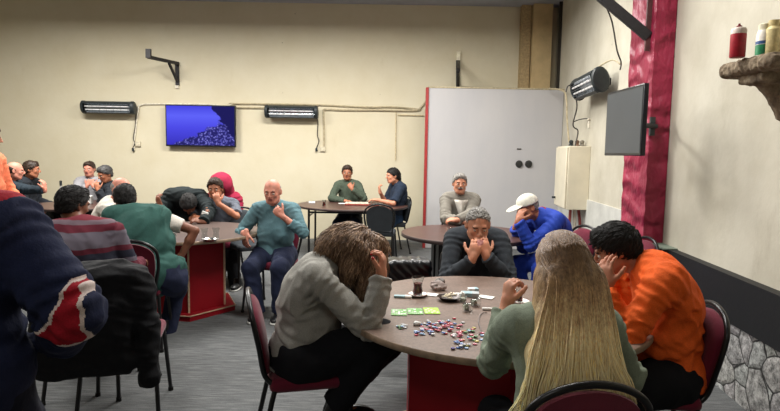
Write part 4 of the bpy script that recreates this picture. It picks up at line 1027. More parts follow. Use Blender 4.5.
# ================================================================== PEOPLE
SK = skin('skin_light', (196, 140, 112)); SK2 = skin('skin_tan', (168, 112, 84)); SK3 = skin('skin_brown', (120, 78, 58)); SKP = skin('skin_pink', (200, 138, 118))
NAIL = plain('red_nail', (170, 16, 30), .25, bump=0)
HB = hairmat('hair_black', (12, 11, 11), (30, 27, 26), .7); HBR = hairmat('hair_dark_brown', (34, 24, 18), (66, 48, 36)); HG = hairmat('hair_grey', (92, 90, 87), (164, 160, 154)); HW = hairmat('hair_white_grey', (120, 116, 112), (180, 176, 170))
JN = fabric('navy_jeans', (30, 36, 58), .9, .15, 500, .5); JB = fabric('blue_jeans', (44, 66, 96), .9, .15, 500, .5); BT = fabric('black_trousers', (16, 17, 22), .9, .1, 400, .4); DT = fabric('dark_trousers', (30, 31, 36), .9, .1, 400, .4)
SHB = [plain('black_shoe', (20, 20, 22), .4), plain('white_sole', (205, 205, 200), .6)]
def W3(px, py, Y): return A(px, py, Y)
def seat_at(px, Y, z=.535): q = A(px, 250, Y); return V(q[0], Y, z)
deg = R_
CHAIRS = []
def seated_chair(c, yaw, label, back=-.05, proto=None):
    f = frame(yaw)[:, 1]; p = c['P'] - f * back; put_chair(p[0], p[1], yaw, label, proto)
# 1 ---- curly haired person in the grey sweatshirt
P = seat_at(303, 2.76); yaw = deg(-88)
GS = fabric('grey_sweatshirt', (148, 146, 140), .95, .06, 260, .55)
c = person('person', 'person with curly brown hair in a grey sweatshirt, head bowed at the near table', P, W3(327, 263, 2.76), W3(350, 256, 2.78), yaw, deg(-80), 40, 0,
    arms={'r': dict(W=W3(381, 276, 2.62), pole=V(-.35, -.3, -1), f=V(.12, .1, 1), n=V(-1, .2, 0), fwd=.05), 'l': dict(W=W3(374, 272, 2.86), pole=V(.1, .3, -1), f=V(-.1, -.1, 1), n=V(-1, -.2, 0), fwd=.05)},
    legs={'r': dict(A=W3(336, 404, 2.66), pole=V(1, -.1, .45), fy=deg(-80)), 'l': dict(A=W3(334, 402, 2.86), pole=V(1, .1, .45), fy=deg(-80))},
    w=1.1, belly=1.25, h=.0065, skin_m=SK, bow=.05, thigh=1.12, handcurl=.75, nails=NAIL,
    tops=[dict(name='sweatshirt', mat=GS, off=.020, amp=.008, freq=40, hem=.10, cuff=1.0)], bottom=dict(mat=BT, off=.014), shoes=SHB)
seated_chair(c, deg(-76), 'maroon banquet chair under the curly haired person in the grey sweatshirt', -.02)
def curly(c):
    H, M = c['H'], c['Mh']; rg = random.Random(8); L = lambda x, y, z: H + M @ V(x, y, z)
    HC = hairmat('hair_curly_brown', (70, 52, 40), (142, 112, 88), .5, (20, 20, 12), .8)
    HC2 = hairmat('hair_curly_light', (110, 84, 64), (190, 158, 128), .5, (20, 20, 12), .8)
    T = [ell(L(0, -.03, .03), M, (.092, .118, .094), .02), ell(L(0, -.10, -.045), M, (.098, .095, .110), .05)]
    dn = V(0, 0, -1)
    for sx in (-1, 1):
        T += [cap(L(sx * .07, .01, .02), L(sx * .085, .055, -.03) + dn * .10, .05, .035, .04), cap(L(sx * .07, -.06, .0), L(sx * .10, -.05, -.03) + dn * .06, .06, .04, .04)]
    T.append(cap(L(0, .05, .09), L(0, .09, .05) + dn * .06, .045, .035, .05))
    ms = solid_mesh('hair', T, .007, HC, c['root'], c['org'], lambda p: .007 * wr(p, 5, 60) + .005 * wr(p, 9, 200), None, 0)
    paths = []
    for i in range(1700):
        th = rg.uniform(0, 2 * PI); ph = rg.uniform(.05, 1.0) * PI * .5; r0 = V(math.sin(ph) * math.cos(th), math.sin(ph) * math.sin(th), math.cos(ph))
        p = L(r0[0] * .100, -.035 + r0[1] * .130, .035 + r0[2] * .108); out = nrm(M @ V(r0[0], r0[1], r0[2] * .6)); n = 9; ln = rg.uniform(.10, .26)
        if r0[1] > .5 : ln *= .9
        pts = [p]; d = nrm(out * .55 + dn * .5 + M @ V(0, -.2, 0)); fz = rg.uniform(0, 6.3); am = rg.uniform(.006, .014); s1 = nrm(np.cross(d, V(.3, .2, 1))); s2 = np.cross(d, s1); q = p.copy()
        for k in range(1, n):
            t = k / (n - 1); d = nrm(d * (1 - .40) + dn * .36 + V(-.03, 0, 0)); q = q + d * ln / (n - 1)
            loc = (q - H) @ M; e = np.array([.116, .150, .125]); rr = np.linalg.norm(loc / e)
            if rr < 1.0: q = H + M @ (loc / rr)
            a = fz + t * 9; pts.append(q + am * (s1 * math.cos(a) + s2 * math.sin(a)) * min(1, t * 2))
        paths.append(pts)
    crown = L(0, -.03, .14)
    surf_strands('hair_curls', c, ms, 3000, (.09, .19), [HC, HC2, HC], 3, lambda p, n: nrm(p - crown) * .7 + V(.05, 0, -1) * (.25 + .9 * min(1, np.linalg.norm(p - crown) / .18)), (.0034, .0012), 8, .0065, .006, None, 3, 6)
curly(c)
# 2 ---- blonde person, back to the camera
P = V(.60, 1.84, .535); yaw = deg(6)
SG = fabric('sage_top', (122, 132, 116), .92, .07, 260, .55)
N = V(.60, 1.93, 1.005); Hh = V(.615, 2.0, 1.155)
c = person('person', 'person with very long blonde hair in a sage top, back turned at the near table', P, N, Hh, yaw, deg(12), 12, 0,
    arms={'l': dict(W=W3(507, 304, 2.25), pole=V(-.25, .0, -1), f=V(.12, .12, 1), n=V(.9, .3, -.1), fwd=.06, curl=1.0, thumb=.9), 'r': dict(W=V(.86, 2.26, .84), pole=V(.6, -.3, -1), f=V(-.3, 1, 0), n=V(0, 0, -1))},
    legs={'l': dict(A=V(.52, 2.12, .09)), 'r': dict(A=V(.86, 2.12, .09))}, w=1.0, s=.97, h=.0065, skin_m=SK, bow=.03,
    tops=[dict(name='sage_top', mat=SG, off=.018, arm=1.88, amp=.007, freq=34, hem=.08)], bottom=dict(mat=DT, off=.012), shoes=SHB)
seated_chair(c, yaw, 'maroon banquet chair at the bottom edge behind the blonde person', -.08)
def m_ombre(name, k):
    n = NT(name); sp = n.n('ShaderNodeSeparateXYZ'); n.l(n.map((1, 1, 1)), sp.inputs[0]); f = n.noise(n.map((75, 75, 3)), 2.2, 5, .65); g = n.noise(n.map((22, 22, 1.5)), 2, 3)
    ad = n.n('ShaderNodeMath', _operation='MULTIPLY_ADD'); n.l(g, ad.inputs[0]); ad.inputs[1].default_value = .22; n.l(sp.outputs[2], ad.inputs[2])
    mr = n.n('ShaderNodeMapRange'); n.l(ad.outputs[0], mr.inputs[0]); mr.inputs[1].default_value = .84; mr.inputs[2].default_value = 1.33
    s = 1.0 + .12 * k
    c = n.ramp(mr.outputs[0], [(0, shade((240, 226, 184), s)), (.45, shade((224, 202, 154), s)), (.75, shade((170, 138, 100), s)), (.95, shade((112, 86, 62), s))])
    c = n.mix(.55, c, n.ramp(f, [(.32, (90, 84, 76)), (.60, (222, 218, 212))]), 'OVERLAY'); n.l(c, n.b.inputs['Base Color']); n.bump(f, .5, .006); set_b(n, .42, 0, .35); return n.m
def blonde(c):
    H, M, N = c['H'], c['Mh'], c['N']; rg = random.Random(21); L = lambda x, y, z: H + M @ V(x, y, z)
    B1 = hairmat('hair_blonde', (126, 100, 70), (190, 164, 120), .38, (70, 70, 3), .5); B2 = hairmat('hair_blonde_light', (186, 164, 120), (222, 206, 164), .36, (70, 70, 3), .4); B3 = hairmat('hair_root_brown', (58, 42, 32), (98, 76, 56), .42, (70, 70, 3), .5)
    yw = c['rt']; bk = -c['fw']; OMB = m_ombre('hair_blonde_ombre', 0); OMB2 = m_ombre('hair_blonde_ombre_light', 1)
    T = [ell(L(0, -.018, .033), M, (.086, .106, .098), .02), ell(L(0, -.05, -.05), M, (.088, .080, .12), .05)]
    b0 = c['N'] + bk * .085 - c['rt'] * .015
    for i, x in enumerate(np.linspace(-1, 1, 7)):
        a = L(x * .07, -.06, -.05); b = b0 + yw * x * .100 + V(0, 0, -.10) + bk * (.075 - .03 * x * x); e = b + yw * x * .03 + V(0, 0, -.15) + bk * .015
        T += [cap(a, b, .046, .038, .06), cap(b, e, .038, .024, .05)]
    def pt(cn): 
        q = (cn - H) @ M; z = q[:, 2] + .02 * np.sin(q[:, 0] * 90); return np.where(z > -.0, 2, np.where(z > -.12, 0, 1))
    solid_mesh('hair', T, .006, OMB, c['root'], c['org'], lambda p: (.003 * wr((p - H) * V(1, 1, .08), 5, 170) + .005 * wr((p - H) * V(1, 1, .12), 9, 60)) * np.clip((.13 - ((p - H) @ M)[:, 2]) / .22, 0, 1), None, 0)
    roots = MB(); paths = []; CL = [(rg.uniform(-1.15, 1.15), rg.uniform(-.03, .03), rg.uniform(-.035, .035), rg.gauss(0, .03), rg.uniform(-.01, .018)) for _ in range(46)]; SHD = []
    for i in range(1700):
        cl = rg.choice(CL); u = cl[0] + rg.gauss(0, .05); v = rg.uniform(0, 1)       # u across, v front->back on the crown
        th = u * 1.25; ph = rg.uniform(.0, 1.1)
        r0 = V(math.sin(th), -math.sin(ph) * math.cos(th) + .25 * (1 - v), math.cos(th) * math.cos(ph)); r0 = nrm(r0)
        p0 = L(r0[0] * .090, -.018 + r0[1] * .110, .033 + r0[2] * .102)
        p1 = L(.088 * u + .005 * rg.gauss(0, 1), -.115 - .02 * math.cos(u), -.03 - .05 * rg.random())
        x = u * rg.uniform(.9, 1.1); bd = .045 * math.cos(u * 1.2) + rg.uniform(0, .012)
        p2 = b0 + yw * x * .112 + V(0, 0, -.08) + bk * (bd + .08); ln = rg.uniform(.26, .44) - .05 * abs(u)
        wv = cl[1] + rg.gauss(0, .004); p2 = p2 + yw * cl[2] * .5 + bk * cl[4]; p3 = p2 + V(0, 0, -ln * .5) + yw * (x * .025 + wv) + bk * (.03); p4 = p2 + V(0, 0, -ln) + yw * (x * .05 - wv * .5 + cl[3] + rg.gauss(0, .006)) + bk * (.02)
        pm = (p0 + p1) / 2 + nrm(M @ V(r0[0], min(r0[1], -.3), .5)) * .005
        path = catmull([p0, pm, p1, (p1 + p2) / 2 + bk * .004, p2, p3, p4], 3); paths.append(path)
    m = MB(); rr = random.Random(2)
    for path in paths:
        n = len(path); r = [.0030 * (1 - .65 * (i / (n - 1)) ** 2) for i in range(n)]; k = max(2, int(n * rr.uniform(.2, .36)))
        sel = rr.random(); m.tube(path, r, 4, 1 if sel < .45 else 0)
    m.build('hair_strands', [OMB, OMB2], c['root'], origin=c['org'], sharp=0)
blonde(c)
# 3 ---- orange shirt
P = seat_at(674, 2.62); yaw = deg(82)
OR = fabric('orange_shirt', (228, 94, 32), .8, .06, 240, .75)
c = person('person', 'person in a bright orange shirt with thick black hair leaning at the near table', P, W3(650, 264, 2.62), W3(626, 254, 2.68), yaw, deg(70), 26, 0,
    arms={'l': dict(W=W3(607, 287, 2.52), pole=V(-.3, -.2, -1), f=V(-.05, .25, 1), n=V(.8, .5, .1), fwd=.05, curl=.35), 'r': dict(W=W3(612, 280, 2.86), pole=V(0, .3, -1), f=V(.0, -.2, 1), n=V(.8, -.4, .1), fwd=.05)},
    legs={'l': dict(A=V(.98, 2.38, .09), pole=V(-1, -.2, 1)), 'r': dict(A=V(1.0, 2.86, .09), pole=V(-1, .2, 1))}, w=1.12, belly=1.2, h=.0065, skin_m=SK2, bow=.05, thigh=1.1,
    tops=[dict(name='shirt', mat=OR, off=.022, amp=.010, freq=46, hem=.12)], bottom=dict(mat=BT, off=.014), shoes=SHB, hair=('short', HB, .018, 4, 1400, .05, .8, .5), collar=(OR, .074, .045))
seated_chair(c, yaw, 'maroon banquet chair under the person in the orange shirt, by the stone wall', -.09)
# 4 ---- dark grey sweater opposite
P = V(.61, 4.12, .535); yaw = deg(180)
CG = fabric('charcoal_sweater', (46, 50, 55), .95, .07, 260, .5)
c = person('person', 'grey haired person in a charcoal sweater with both hands over the face', P, V(A(477, 240, 3.98)[0], 3.98, .985), W3(478, 226, 3.85), yaw, yaw, 20, 0,
    arms={'r': dict(W=W3(473, 258, 3.70), pole=V(-.45, -.3, -1), f=V(.22, .12, 1), n=V(.2, 1, -.1), fwd=.05, curl=.55, spread=.03), 'l': dict(W=W3(486, 256, 3.72), pole=V(.45, -.3, -1), f=V(-.22, .12, 1), n=V(-.2, 1, -.1), fwd=.05, curl=.35, spread=.05)},
    legs={'l': dict(A=V(.75, 3.74, .09)), 'r': dict(A=V(.42, 3.74, .09))}, w=1.0, belly=1.1, h=.007, skin_m=SK, bow=.03,
    tops=[dict(name='sweater', mat=CG, off=.022, amp=.007, freq=32, hem=.08)], bottom=dict(mat=DT), shoes=SHB, hair=('thin', HG, .012, 6, 900, .022))
seated_chair(c, yaw, 'maroon banquet chair under the person in the charcoal sweater')
# 5 ---- teal sweater, facing the camera
P = V(A(275, 258, 5.52)[0], 5.52, .535); yaw = deg(168)
TE = fabric('teal_sweater', (84, 114, 121), .95, .07, 260, .5)
c = person('person', 'bald person in a teal sweater and navy jeans, hand on chin', P, V(A(276, 207, 5.5)[0], 5.5, 1.03), W3(273, 194, 5.42), yaw, deg(176), 12, 0,
    arms={'l': dict(W=W3(282, 216, 5.22), pole=V(1, -.1, -1), f=V(-.75, .15, .65), n=V(-.2, 1, .3), fwd=.03, curl=1.1), 'r': dict(W=W3(246, 233, 5.27), pole=V(-.3, 1, .1), f=V(-.05, -.25, -1), n=V(.5, .8, 0), fwd=.03, curl=.45)},
    legs={'r': dict(A=W3(258, 313, 5.10), pole=V(-.25, -1, .8), fy=deg(172)), 'l': dict(A=W3(279, 313, 5.08), pole=V(.1, -1, .8), fy=deg(176))}, w=1.14, belly=1.3, h=.0075, skin_m=SKP, bow=.03, thigh=1.1,
    tops=[dict(name='sweater', mat=TE, off=.018, amp=.006, freq=34, hem=.06, arm=1.62)], bottom=dict(mat=JN), shoes=SHB, hair=('bald', HG, .01, 6))
seated_chair(c, yaw, 'maroon banquet chair under the bald person in the teal sweater')
# 6 ---- olive shirt at the farthest table
P = seat_at(350, 9.28); yaw = deg(180)
OL = fabric('olive_shirt', (70, 80, 68), .9, .08, 240, .5)
c = person('person', 'person in an olive green shirt resting the chin on a hand at the farthest table', P, W3(348, 182, 9.25), W3(347, 171, 9.18), yaw, yaw, 5, 0,
    arms={'l': dict(W=W3(352, 189, 8.98), pole=V(1, 0, -1), f=V(-.5, .2, .8), n=V(-.2, 1, .2), curl=.9), 'r': dict(W=W3(345, 201, 8.95), pole=V(-1, 0, -.3), f=V(1, -.1, 0), n=V(0, 0, -1))},
    legs={'l': dict(A=W3(352, 248, 8.75)), 'r': dict(A=W3(334, 250, 8.75))}, h=.011, skin_m=SK2, tops=[dict(name='shirt', mat=OL, off=.018, amp=.006)], bottom=dict(mat=fabric('dark_blue_trousers', (30, 40, 62))), shoes=SHB, hair=('short', HBR, .012, 2), collar=(OL,))
seated_chair(c, yaw, 'banquet chair under the person in the olive green shirt', proto=CH1)
# 7 ---- navy shirt, right of the farthest table
P = seat_at(393, 8.75); yaw = deg(108)
NV = fabric('navy_tshirt', (34, 44, 60), .9, .08, 240, .5)
c = person('person', 'person in a navy T-shirt with tied back hair seated right of the farthest table', P, W3(398, 184, 8.75), W3(391, 174, 8.68), yaw, deg(115), 5, 0,
    arms={'l': dict(W=W3(377, 200, 8.45), pole=V(.5, -.6, -1), f=V(-1, .1, .0), n=V(0, 0, -1), curl=.5), 'r': dict(W=W3(380, 192, 8.7), pole=V(0, .3, -1), f=V(-.2, 0, 1), n=V(1, .2, 0), curl=.8)},
    legs={'l': dict(A=W3(387, 256, 8.45)), 'r': dict(A=W3(380, 256, 8.75))}, w=1.05, h=.011, skin_m=SK, tops=[dict(name='tshirt', mat=NV, off=.02, amp=.006, arm=.9, hem=.1)], bottom=dict(mat=JB), shoes=SHB, hair=('bun', HB, .012, 2))
seated_chair(c, yaw, 'charcoal banquet chair under the person in the navy T-shirt', proto=CH1)
q = A(381, 225, 7.85); put_chair(q[0], 7.75, deg(-4), 'empty charcoal chair with a rounded back in front of the farthest table', CH1)
# 8 ---- plaid blazer
P = seat_at(460, 6.72); yaw = deg(180)
def m_plaid(name, base, l1, l2, sc=26):
    n = NT(name); v = n.map((1, 1, 1)); w = []
    for d in ('X', 'Z'):
        t = n.n('ShaderNodeTexWave'); t.bands_direction = d; t.inputs['Scale'].default_value = sc; t.inputs['Distortion'].default_value = .3; n.l(v, t.inputs['Vector']); w.append(n.ramp(t.outputs['Fac'], [(.55, (0, 0, 0)), (.75, (160, 160, 160))]))
    c = n.mix(w[0], base, l1); c = n.mix(w[1], c, l2); n.l(c, n.b.inputs['Base Color']); n.bump(n.noise(v, 24, 4), .4, .01); set_b(n, .9, 0, .2); return n.m
PB = m_plaid('plaid_blazer', (122, 118, 110), (96, 92, 86), (138, 132, 120)); WS = fabric('white_shirt', (206, 200, 190), .85, .05, 240, .4)
c = person('person', 'grey haired person in a plaid blazer over a white shirt before the panel', P, V(A(460, 202, 6.66)[0], 6.66, 1.06), W3(460, 189, 6.62), yaw, yaw, 3, 0,
    arms={'l': dict(W=W3(457, 220, 6.24), pole=V(1, .1, -.6), f=V(-1, .1, .0), n=V(0, .4, -1)), 'r': dict(W=W3(464, 222, 6.28), pole=V(-1, .1, -.6), f=V(1, .1, 0), n=V(0, .4, -1))},
    legs={'l': dict(A=V(1.0, 6.3, .09)), 'r': dict(A=V(.66, 6.3, .09))}, h=.009, skin_m=SK, tops=[dict(name='blazer', mat=PB, off=.026, amp=.006)], bottom=dict(mat=DT), shoes=SHB, hair=('short', HG, .008, 2), collar=(WS, .066, .035))
def shirt_front(c, mat, z0=-.02, w=.075, dep=.28):
    N, cu, rt, P = c['N'], c['cu'], c['rt'], c['P']; m = MB(); f = c['Mt'][:, 1]; vs = []; K = 8
    for i in range(K + 1):
        t = i / K; ctr = N - cu * (.03 + dep * t) + f * (.118 + .055 * min(1, t * 2)); ww = w * (1 - t) + .004
        vs += [ctr - rt * ww - f * .02, ctr + f * .012, ctr + rt * ww - f * .02]
    fs = []
    for i in range(K): a = 3 * i; fs += [(a, a + 1, a + 4, a + 3), (a + 1, a + 2, a + 5, a + 4)]
    m.add(vs, fs); o = m.build('shirt_front', mat, c['root'], origin=c['org']); s = o.modifiers.new('solid', 'SOLIDIFY'); s.thickness = .012; s.offset = 0
shirt_front(c, WS)
m = MB(); H, M = c['H'], c['Mh']; m.tube([H + M @ V(-.028, .088, -.045), H + M @ V(0, .100, -.041), H + M @ V(.028, .088, -.045)], .007, 6, 0, 3); m.build('moustache', HG, c['root'], origin=c['org'])
seated_chair(c, yaw, 'banquet chair under the person in the grey plaid blazer')
# 9 ---- royal blue jacket, white cap
P = V(1.72, 5.42, .535); yaw = deg(112)
BJ = fabric('royal_blue_jacket', (34, 62, 158), .75, .08, 240, .6); RC = fabric('crimson_collar', (150, 40, 60), .8)
def p_blue(cn, x):
    m = np.zeros(len(cn), int); d = np.linalg.norm((cn - A(533, 214, 5.2)) * V(1, .35, 1), axis=1); m[d < .045] = 1; return m
c = person('person', 'person in a royal blue jacket and white cap bowed with a hand on the head', P, W3(541, 215, 5.34), W3(524, 206, 5.30), yaw, deg(108), 14, 0,
    arms={'l': dict(W=W3(518, 221, 5.10), pole=V(-.4, -.2, -1), f=V(.35, .3, .9), n=V(.7, .6, -.2), curl=.4, fwd=.06), 'r': dict(W=W3(515, 228, 5.5), pole=V(-.3, .3, -1), f=V(.1, -.2, 1), n=V(.8, -.3, 0), fwd=.06)},
    legs={'l': dict(A=V(1.36, 5.05, .09)), 'r': dict(A=V(1.38, 5.50, .09))}, w=1.1, h=.008, skin_m=SK2, bow=.05,
    tops=[dict(name='jacket', mat=[BJ, WS], off=.026, amp=.008, freq=30, hem=.11, paint=p_blue)], bottom=dict(mat=BJ, off=.014), shoes=SHB, hair=('thin', HG, .012, 4), collar=(RC, .072, .05))
def cap_hat(c, mat, name='cap'):
    H, M = c['H'], c['Mh']; L = lambda x, y, z: H + M @ V(x, y, z)
    T = [ell(L(0, -.012, .045), M, (.094, .108, .088), .01), plane(L(0, 0, .035), M @ V(0, -.12, -1))]
    o = solid_mesh(name, T, .006, mat, c['root'], c['org'], None, None, 1)
    T = [ell(L(0, .125, .030), M @ np.array(Matrix.Rotation(R_(-12), 3, 'X')), (.075, .095, .009), .01), plane(L(0, .04, 0), M @ V(0, -1, 0))]
    solid_mesh('visor', T, .005, mat, o, c['org'] * 0 + c['org'], None, None, 1)
cap_hat(c, fabric('white_cap', (206, 204, 192), .85))
seated_chair(c, yaw, 'banquet chair under the person in the royal blue jacket')
q = A(581, 240, 5.3); put_chair(1.93, 4.75, deg(95), 'empty maroon chair between the royal blue jacket and the crimson pillar')
# 10 ---- green vest, back to the camera
P = V(A(155, 250, 4.38)[0], 4.38, .535); yaw = deg(8)
GV = fabric('green_vest', (44, 78, 72), .92, .06, 260, .45)
c = person('person', 'broad person in a dark green vest over a white T-shirt, back turned', P, V(A(134, 207, 4.6)[0], 4.6, 1.06), W3(121, 194, 4.70), yaw, deg(25), 22, 0,
    arms={'r': dict(W=W3(180, 258, 4.62), pole=V(1, .25, .5), f=V(.0, .25, -1), n=V(-1, .2, 0), fwd=.04), 'l': dict(W=W3(100, 225, 5.0), pole=V(-1, .1, -.6), f=V(0, 1, 0), n=V(0, 0, -1))},
    legs={'l': dict(A=V(-2.25, 4.72, .09)), 'r': dict(A=W3(166, 338, 4.66), fy=deg(0))}, w=1.26, belly=1.1, h=.0075, skin_m=SK3, bow=.05, thigh=1.1,
    tops=[dict(name='tshirt', mat=WS, off=.012, amp=.004, arm=.62, hem=.02), dict(name='vest', mat=GV, off=.024, amp=.007, arm=0, hem=.15)], bottom=dict(mat=JN), shoes=SHB, hair=('short', HB, .010, 3, 900, .022))
put_chair(c['P'][0] - .15, c['P'][1] + .02, deg(12), 'maroon banquet chair under the broad person in the green vest')
# 11 ---- white T-shirt, bald, left side of the red-based table
P = V(A(108, 250, 5.45)[0], 5.45, .535); yaw = deg(-75)
c = person('person', 'bald person in a white T-shirt half hidden behind the green vest', P, W3(112, 202, 5.40), W3(125, 186, 5.36), yaw, deg(-110), 10, 0,
    arms={'r': dict(W=W3(150, 228, 5.2), pole=V(0, -1, -.5), f=V(1, 0, 0), n=V(0, 0, -1)), 'l': dict(W=W3(150, 228, 5.6), pole=V(0, 1, -.5), f=V(1, 0, 0), n=V(0, 0, -1))},
    w=1.1, h=.009, skin_m=SKP, tops=[dict(name='tshirt', mat=WS, off=.02, amp=.006, arm=.9)], bottom=dict(mat=DT), shoes=SHB, hair=('bald', HG, .01, 4))
seated_chair(c, yaw, 'banquet chair under the bald person in the white T-shirt')
# 12 ---- black jacket bowed on the table
P = V(A(178, 240, 6.75)[0], 6.75, .535); yaw = deg(178)
BK = fabric('black_green_jacket', (22, 30, 32), .85, .08, 240, .6)
c = person('person', 'person in a blackish jacket bowed forward, head down on the table', P, W3(186, 190, 6.40), W3(195, 216, 6.15), yaw, deg(190), 72, 0,
    arms={'r': dict(W=W3(160, 205, 6.2), pole=V(-.6, 0, -1), f=V(-.25, -.1, 1), n=V(.5, .7, 0), curl=.7, fwd=.04), 'l': dict(W=W3(203, 222, 6.05), pole=V(1, 0, -.2), f=V(-.6, -.2, .2), n=V(0, .6, -1))},
    w=1.28, h=.009, skin_m=SK3, bow=.17, tops=[dict(name='jacket', mat=BK, off=.034, amp=.010, freq=24)], bottom=dict(mat=DT), shoes=SHB, hair=('short', HB, .014, 3))
seated_chair(c, yaw, 'banquet chair under the bowed person in the blackish jacket')
# 13 ---- grey T-shirt, hand on mouth, with a crimson hooded person behind
P = V(A(222, 240, 6.75)[0], 6.72, .535); yaw = deg(178)
GT = fabric('blue_grey_tshirt', (92, 96, 106), .9, .06, 260, .45)
c = person('person', 'person in a blue-grey T-shirt with a hand on the mouth behind the two empty glasses', P, W3(220, 203, 6.6), W3(214, 186, 6.52), yaw, deg(184), 10, 0,
    arms={'l': dict(W=W3(218, 203, 6.3), pole=V(1, -.1, -.8), f=V(-.3, .1, 1), n=V(-.2, 1, 0), curl=.6), 'r': dict(W=W3(204, 218, 6.2), pole=V(-1, 0, -.5), f=V(.3, -.6, .6), n=V(.5, .3, 0), curl=.9)},
    legs={'l': dict(A=W3(238, 300, 6.25)), 'r': dict(A=V(-2.05, 6.25, .09))}, h=.0085, skin_m=SK2, tops=[dict(name='tshirt', mat=GT, off=.016, amp=.006, arm=.8)], bottom=dict(mat=DT), shoes=SHB, hair=('short', HBR, .012, 3))
seated_chair(c, yaw, 'banquet chair under the person in the blue-grey T-shirt')
q = W3(205, 213.5, 6.10); o = MB().box((0, 0, 0), (.07, .012, .04)).build('phone', WP, None, None, .004); o.location = tuple(q); o.rotation_euler = (0, .35, 0); tag(o, 'small white phone held up by the person in the blue-grey T-shirt', 'phone')
P = V(A(222, 240, 7.7)[0], 7.7, .535); CRH = fabric('crimson_hood', (146, 34, 62), .85, .08, 240, .6)
c = person('person', 'person in a crimson hooded top just behind the blue-grey T-shirt', P, W3(224, 196, 7.45), W3(221, 187, 7.35), yaw, yaw, 30, 0, w=1.0, h=.011, skin_m=SK2, tops=[dict(name='hooded_top', mat=CRH, off=.03, amp=.01)], bottom=dict(mat=DT), shoes=SHB)
H, M = c['H'], c['Mh']; solid_mesh('hood', [ell(H + M @ V(0, -.03, .03), M, (.15, .15, .155), .03), ell(H + M @ V(0, -.06, -.1), M, (.15, .12, .12), .05), ell(H + M @ V(0, .13, -.02), M, (.09, .12, .11), .02, 'sub')], .009, CRH, c['root'], c['org'], lambda p: .008 * wr(p, 3, 35), None, 1)
seated_chair(c, yaw, 'banquet chair under the person in the crimson hooded top')
q = A(246, 208, 6.35); put_chair(q[0], 6.5, deg(215), 'dark chair back between the blue-grey T-shirt and the teal sweater', CH1)
# 14 ---- striped sweater
P = V(A(88, 250, 3.5)[0], 3.50, .535); yaw = deg(10)
def m_stripes():
    n = NT('striped_knit'); v = n.map((1, 1, 1)); sp = n.n('ShaderNodeSeparateXYZ'); n.l(v, sp.inputs[0])
    nz = n.noise(v, 6, 2); ad = n.n('ShaderNodeMath', _operation='MULTIPLY_ADD'); n.l(nz, ad.inputs[0]); ad.inputs[1].default_value = .03; n.l(sp.outputs[2], ad.inputs[2])
    mr = n.n('ShaderNodeMapRange'); n.l(ad.outputs[0], mr.inputs[0]); mr.inputs[1].default_value = .60; mr.inputs[2].default_value = 1.14
    c = n.ramp(mr.outputs[0], [(0, (80, 30, 42)), (.20, (86, 80, 90)), (.25, (80, 30, 42)), (.42, (92, 86, 96)), (.47, (36, 38, 50)), (.56, (80, 30, 42)), (.62, (94, 88, 98)), (.80, (88, 32, 44)), (.88, (100, 84, 92)), (.93, (104, 38, 48))])
    n.t.nodes[-1]; 
    for nd in n.t.nodes:
        if nd.type == 'VALTORGB' and len(nd.color_ramp.elements) == 10: nd.color_ramp.interpolation = 'CONSTANT'
    n.l(c, n.b.inputs['Base Color']); n.bump(n.noise(v, 300, 2), .3, .004); set_b(n, .95, 0, .2); return n.m
c = person('person', 'person in a maroon and grey striped sweater with black hair, back turned', P, V(A(82, 217, 3.66)[0], 3.66, 1.05), W3(72, 202, 3.74), yaw, deg(-25), 14, 0,
    arms={'r': dict(W=V(-1.78, 3.95, .74), pole=V(.5, -.2, -1), f=V(-.2, 1, 0), n=V(0, 0, -1)), 'l': dict(W=V(-2.2, 4.0, .75), pole=V(-1, 0, -.5), f=V(0, 1, 0), n=V(0, 0, -1))},
    w=1.1, belly=1.1, h=.0075, skin_m=SK3, bow=.04, tops=[dict(name='striped_sweater', mat=m_stripes(), off=.022, amp=.006, hem=.1)], bottom=dict(mat=DT), shoes=SHB, hair=('short', HB, .012, 3, 900, .03), collar=(fabric('maroon_collar', (110, 40, 50)),))
seated_chair(c, yaw, 'maroon banquet chair under the person in the striped sweater', -.06)
# 15,16 ---- far left corner
P = seat_at(90, 9.1); yaw = deg(182)
PS = m_plaid('plaid_shirt', (150, 148, 152), (110, 112, 124), (182, 180, 180), 30)
c = person('person', 'person in a pale plaid shirt with hands to the mouth in the far left corner', P, W3(90, 179, 9.0), W3(89, 168, 8.95), yaw, yaw, 5, 0,
    arms={'l': dict(W=W3(93, 186, 8.7), pole=V(1, 0, -1), f=V(-.4, .2, 1), n=V(0, 1, 0), curl=.9), 'r': dict(W=W3(87, 186, 8.7), pole=V(-1, 0, -1), f=V(.4, .2, 1), n=V(0, 1, 0), curl=.9)},
    h=.011, skin_m=SKP, tops=[dict(name='shirt', mat=PS, off=.02, amp=.006)], bottom=dict(mat=DT), shoes=SHB, hair=('short', HBR, .01, 2), collar=(PS,))
seated_chair(c, yaw, 'banquet chair under the person in the pale plaid shirt')
P = seat_at(108, 8.35); yaw = deg(135); DJ = fabric('dark_jacket', (34, 38, 44), .85, .08, 240, .5)
c = person('person', 'dark haired person in a dark jacket beside the pale plaid shirt', P, W3(108, 184, 8.3), W3(104, 172, 8.2), yaw, deg(150), 20, 0,
    arms={'l': dict(W=W3(98, 190, 8.0), pole=V(.5, 0, -1), f=V(-.3, 0, 1), n=V(0, 1, 0), curl=.8)}, h=.011, skin_m=SK2, tops=[dict(name='jacket', mat=DJ, off=.026, amp=.007)], bottom=dict(mat=DT), shoes=SHB, hair=('short', hairmat('hair_dark_grey', (44, 44, 46), (84, 82, 80)), .016, 2))
seated_chair(c, yaw, 'banquet chair under the dark jacketed person beside the plaid shirt')
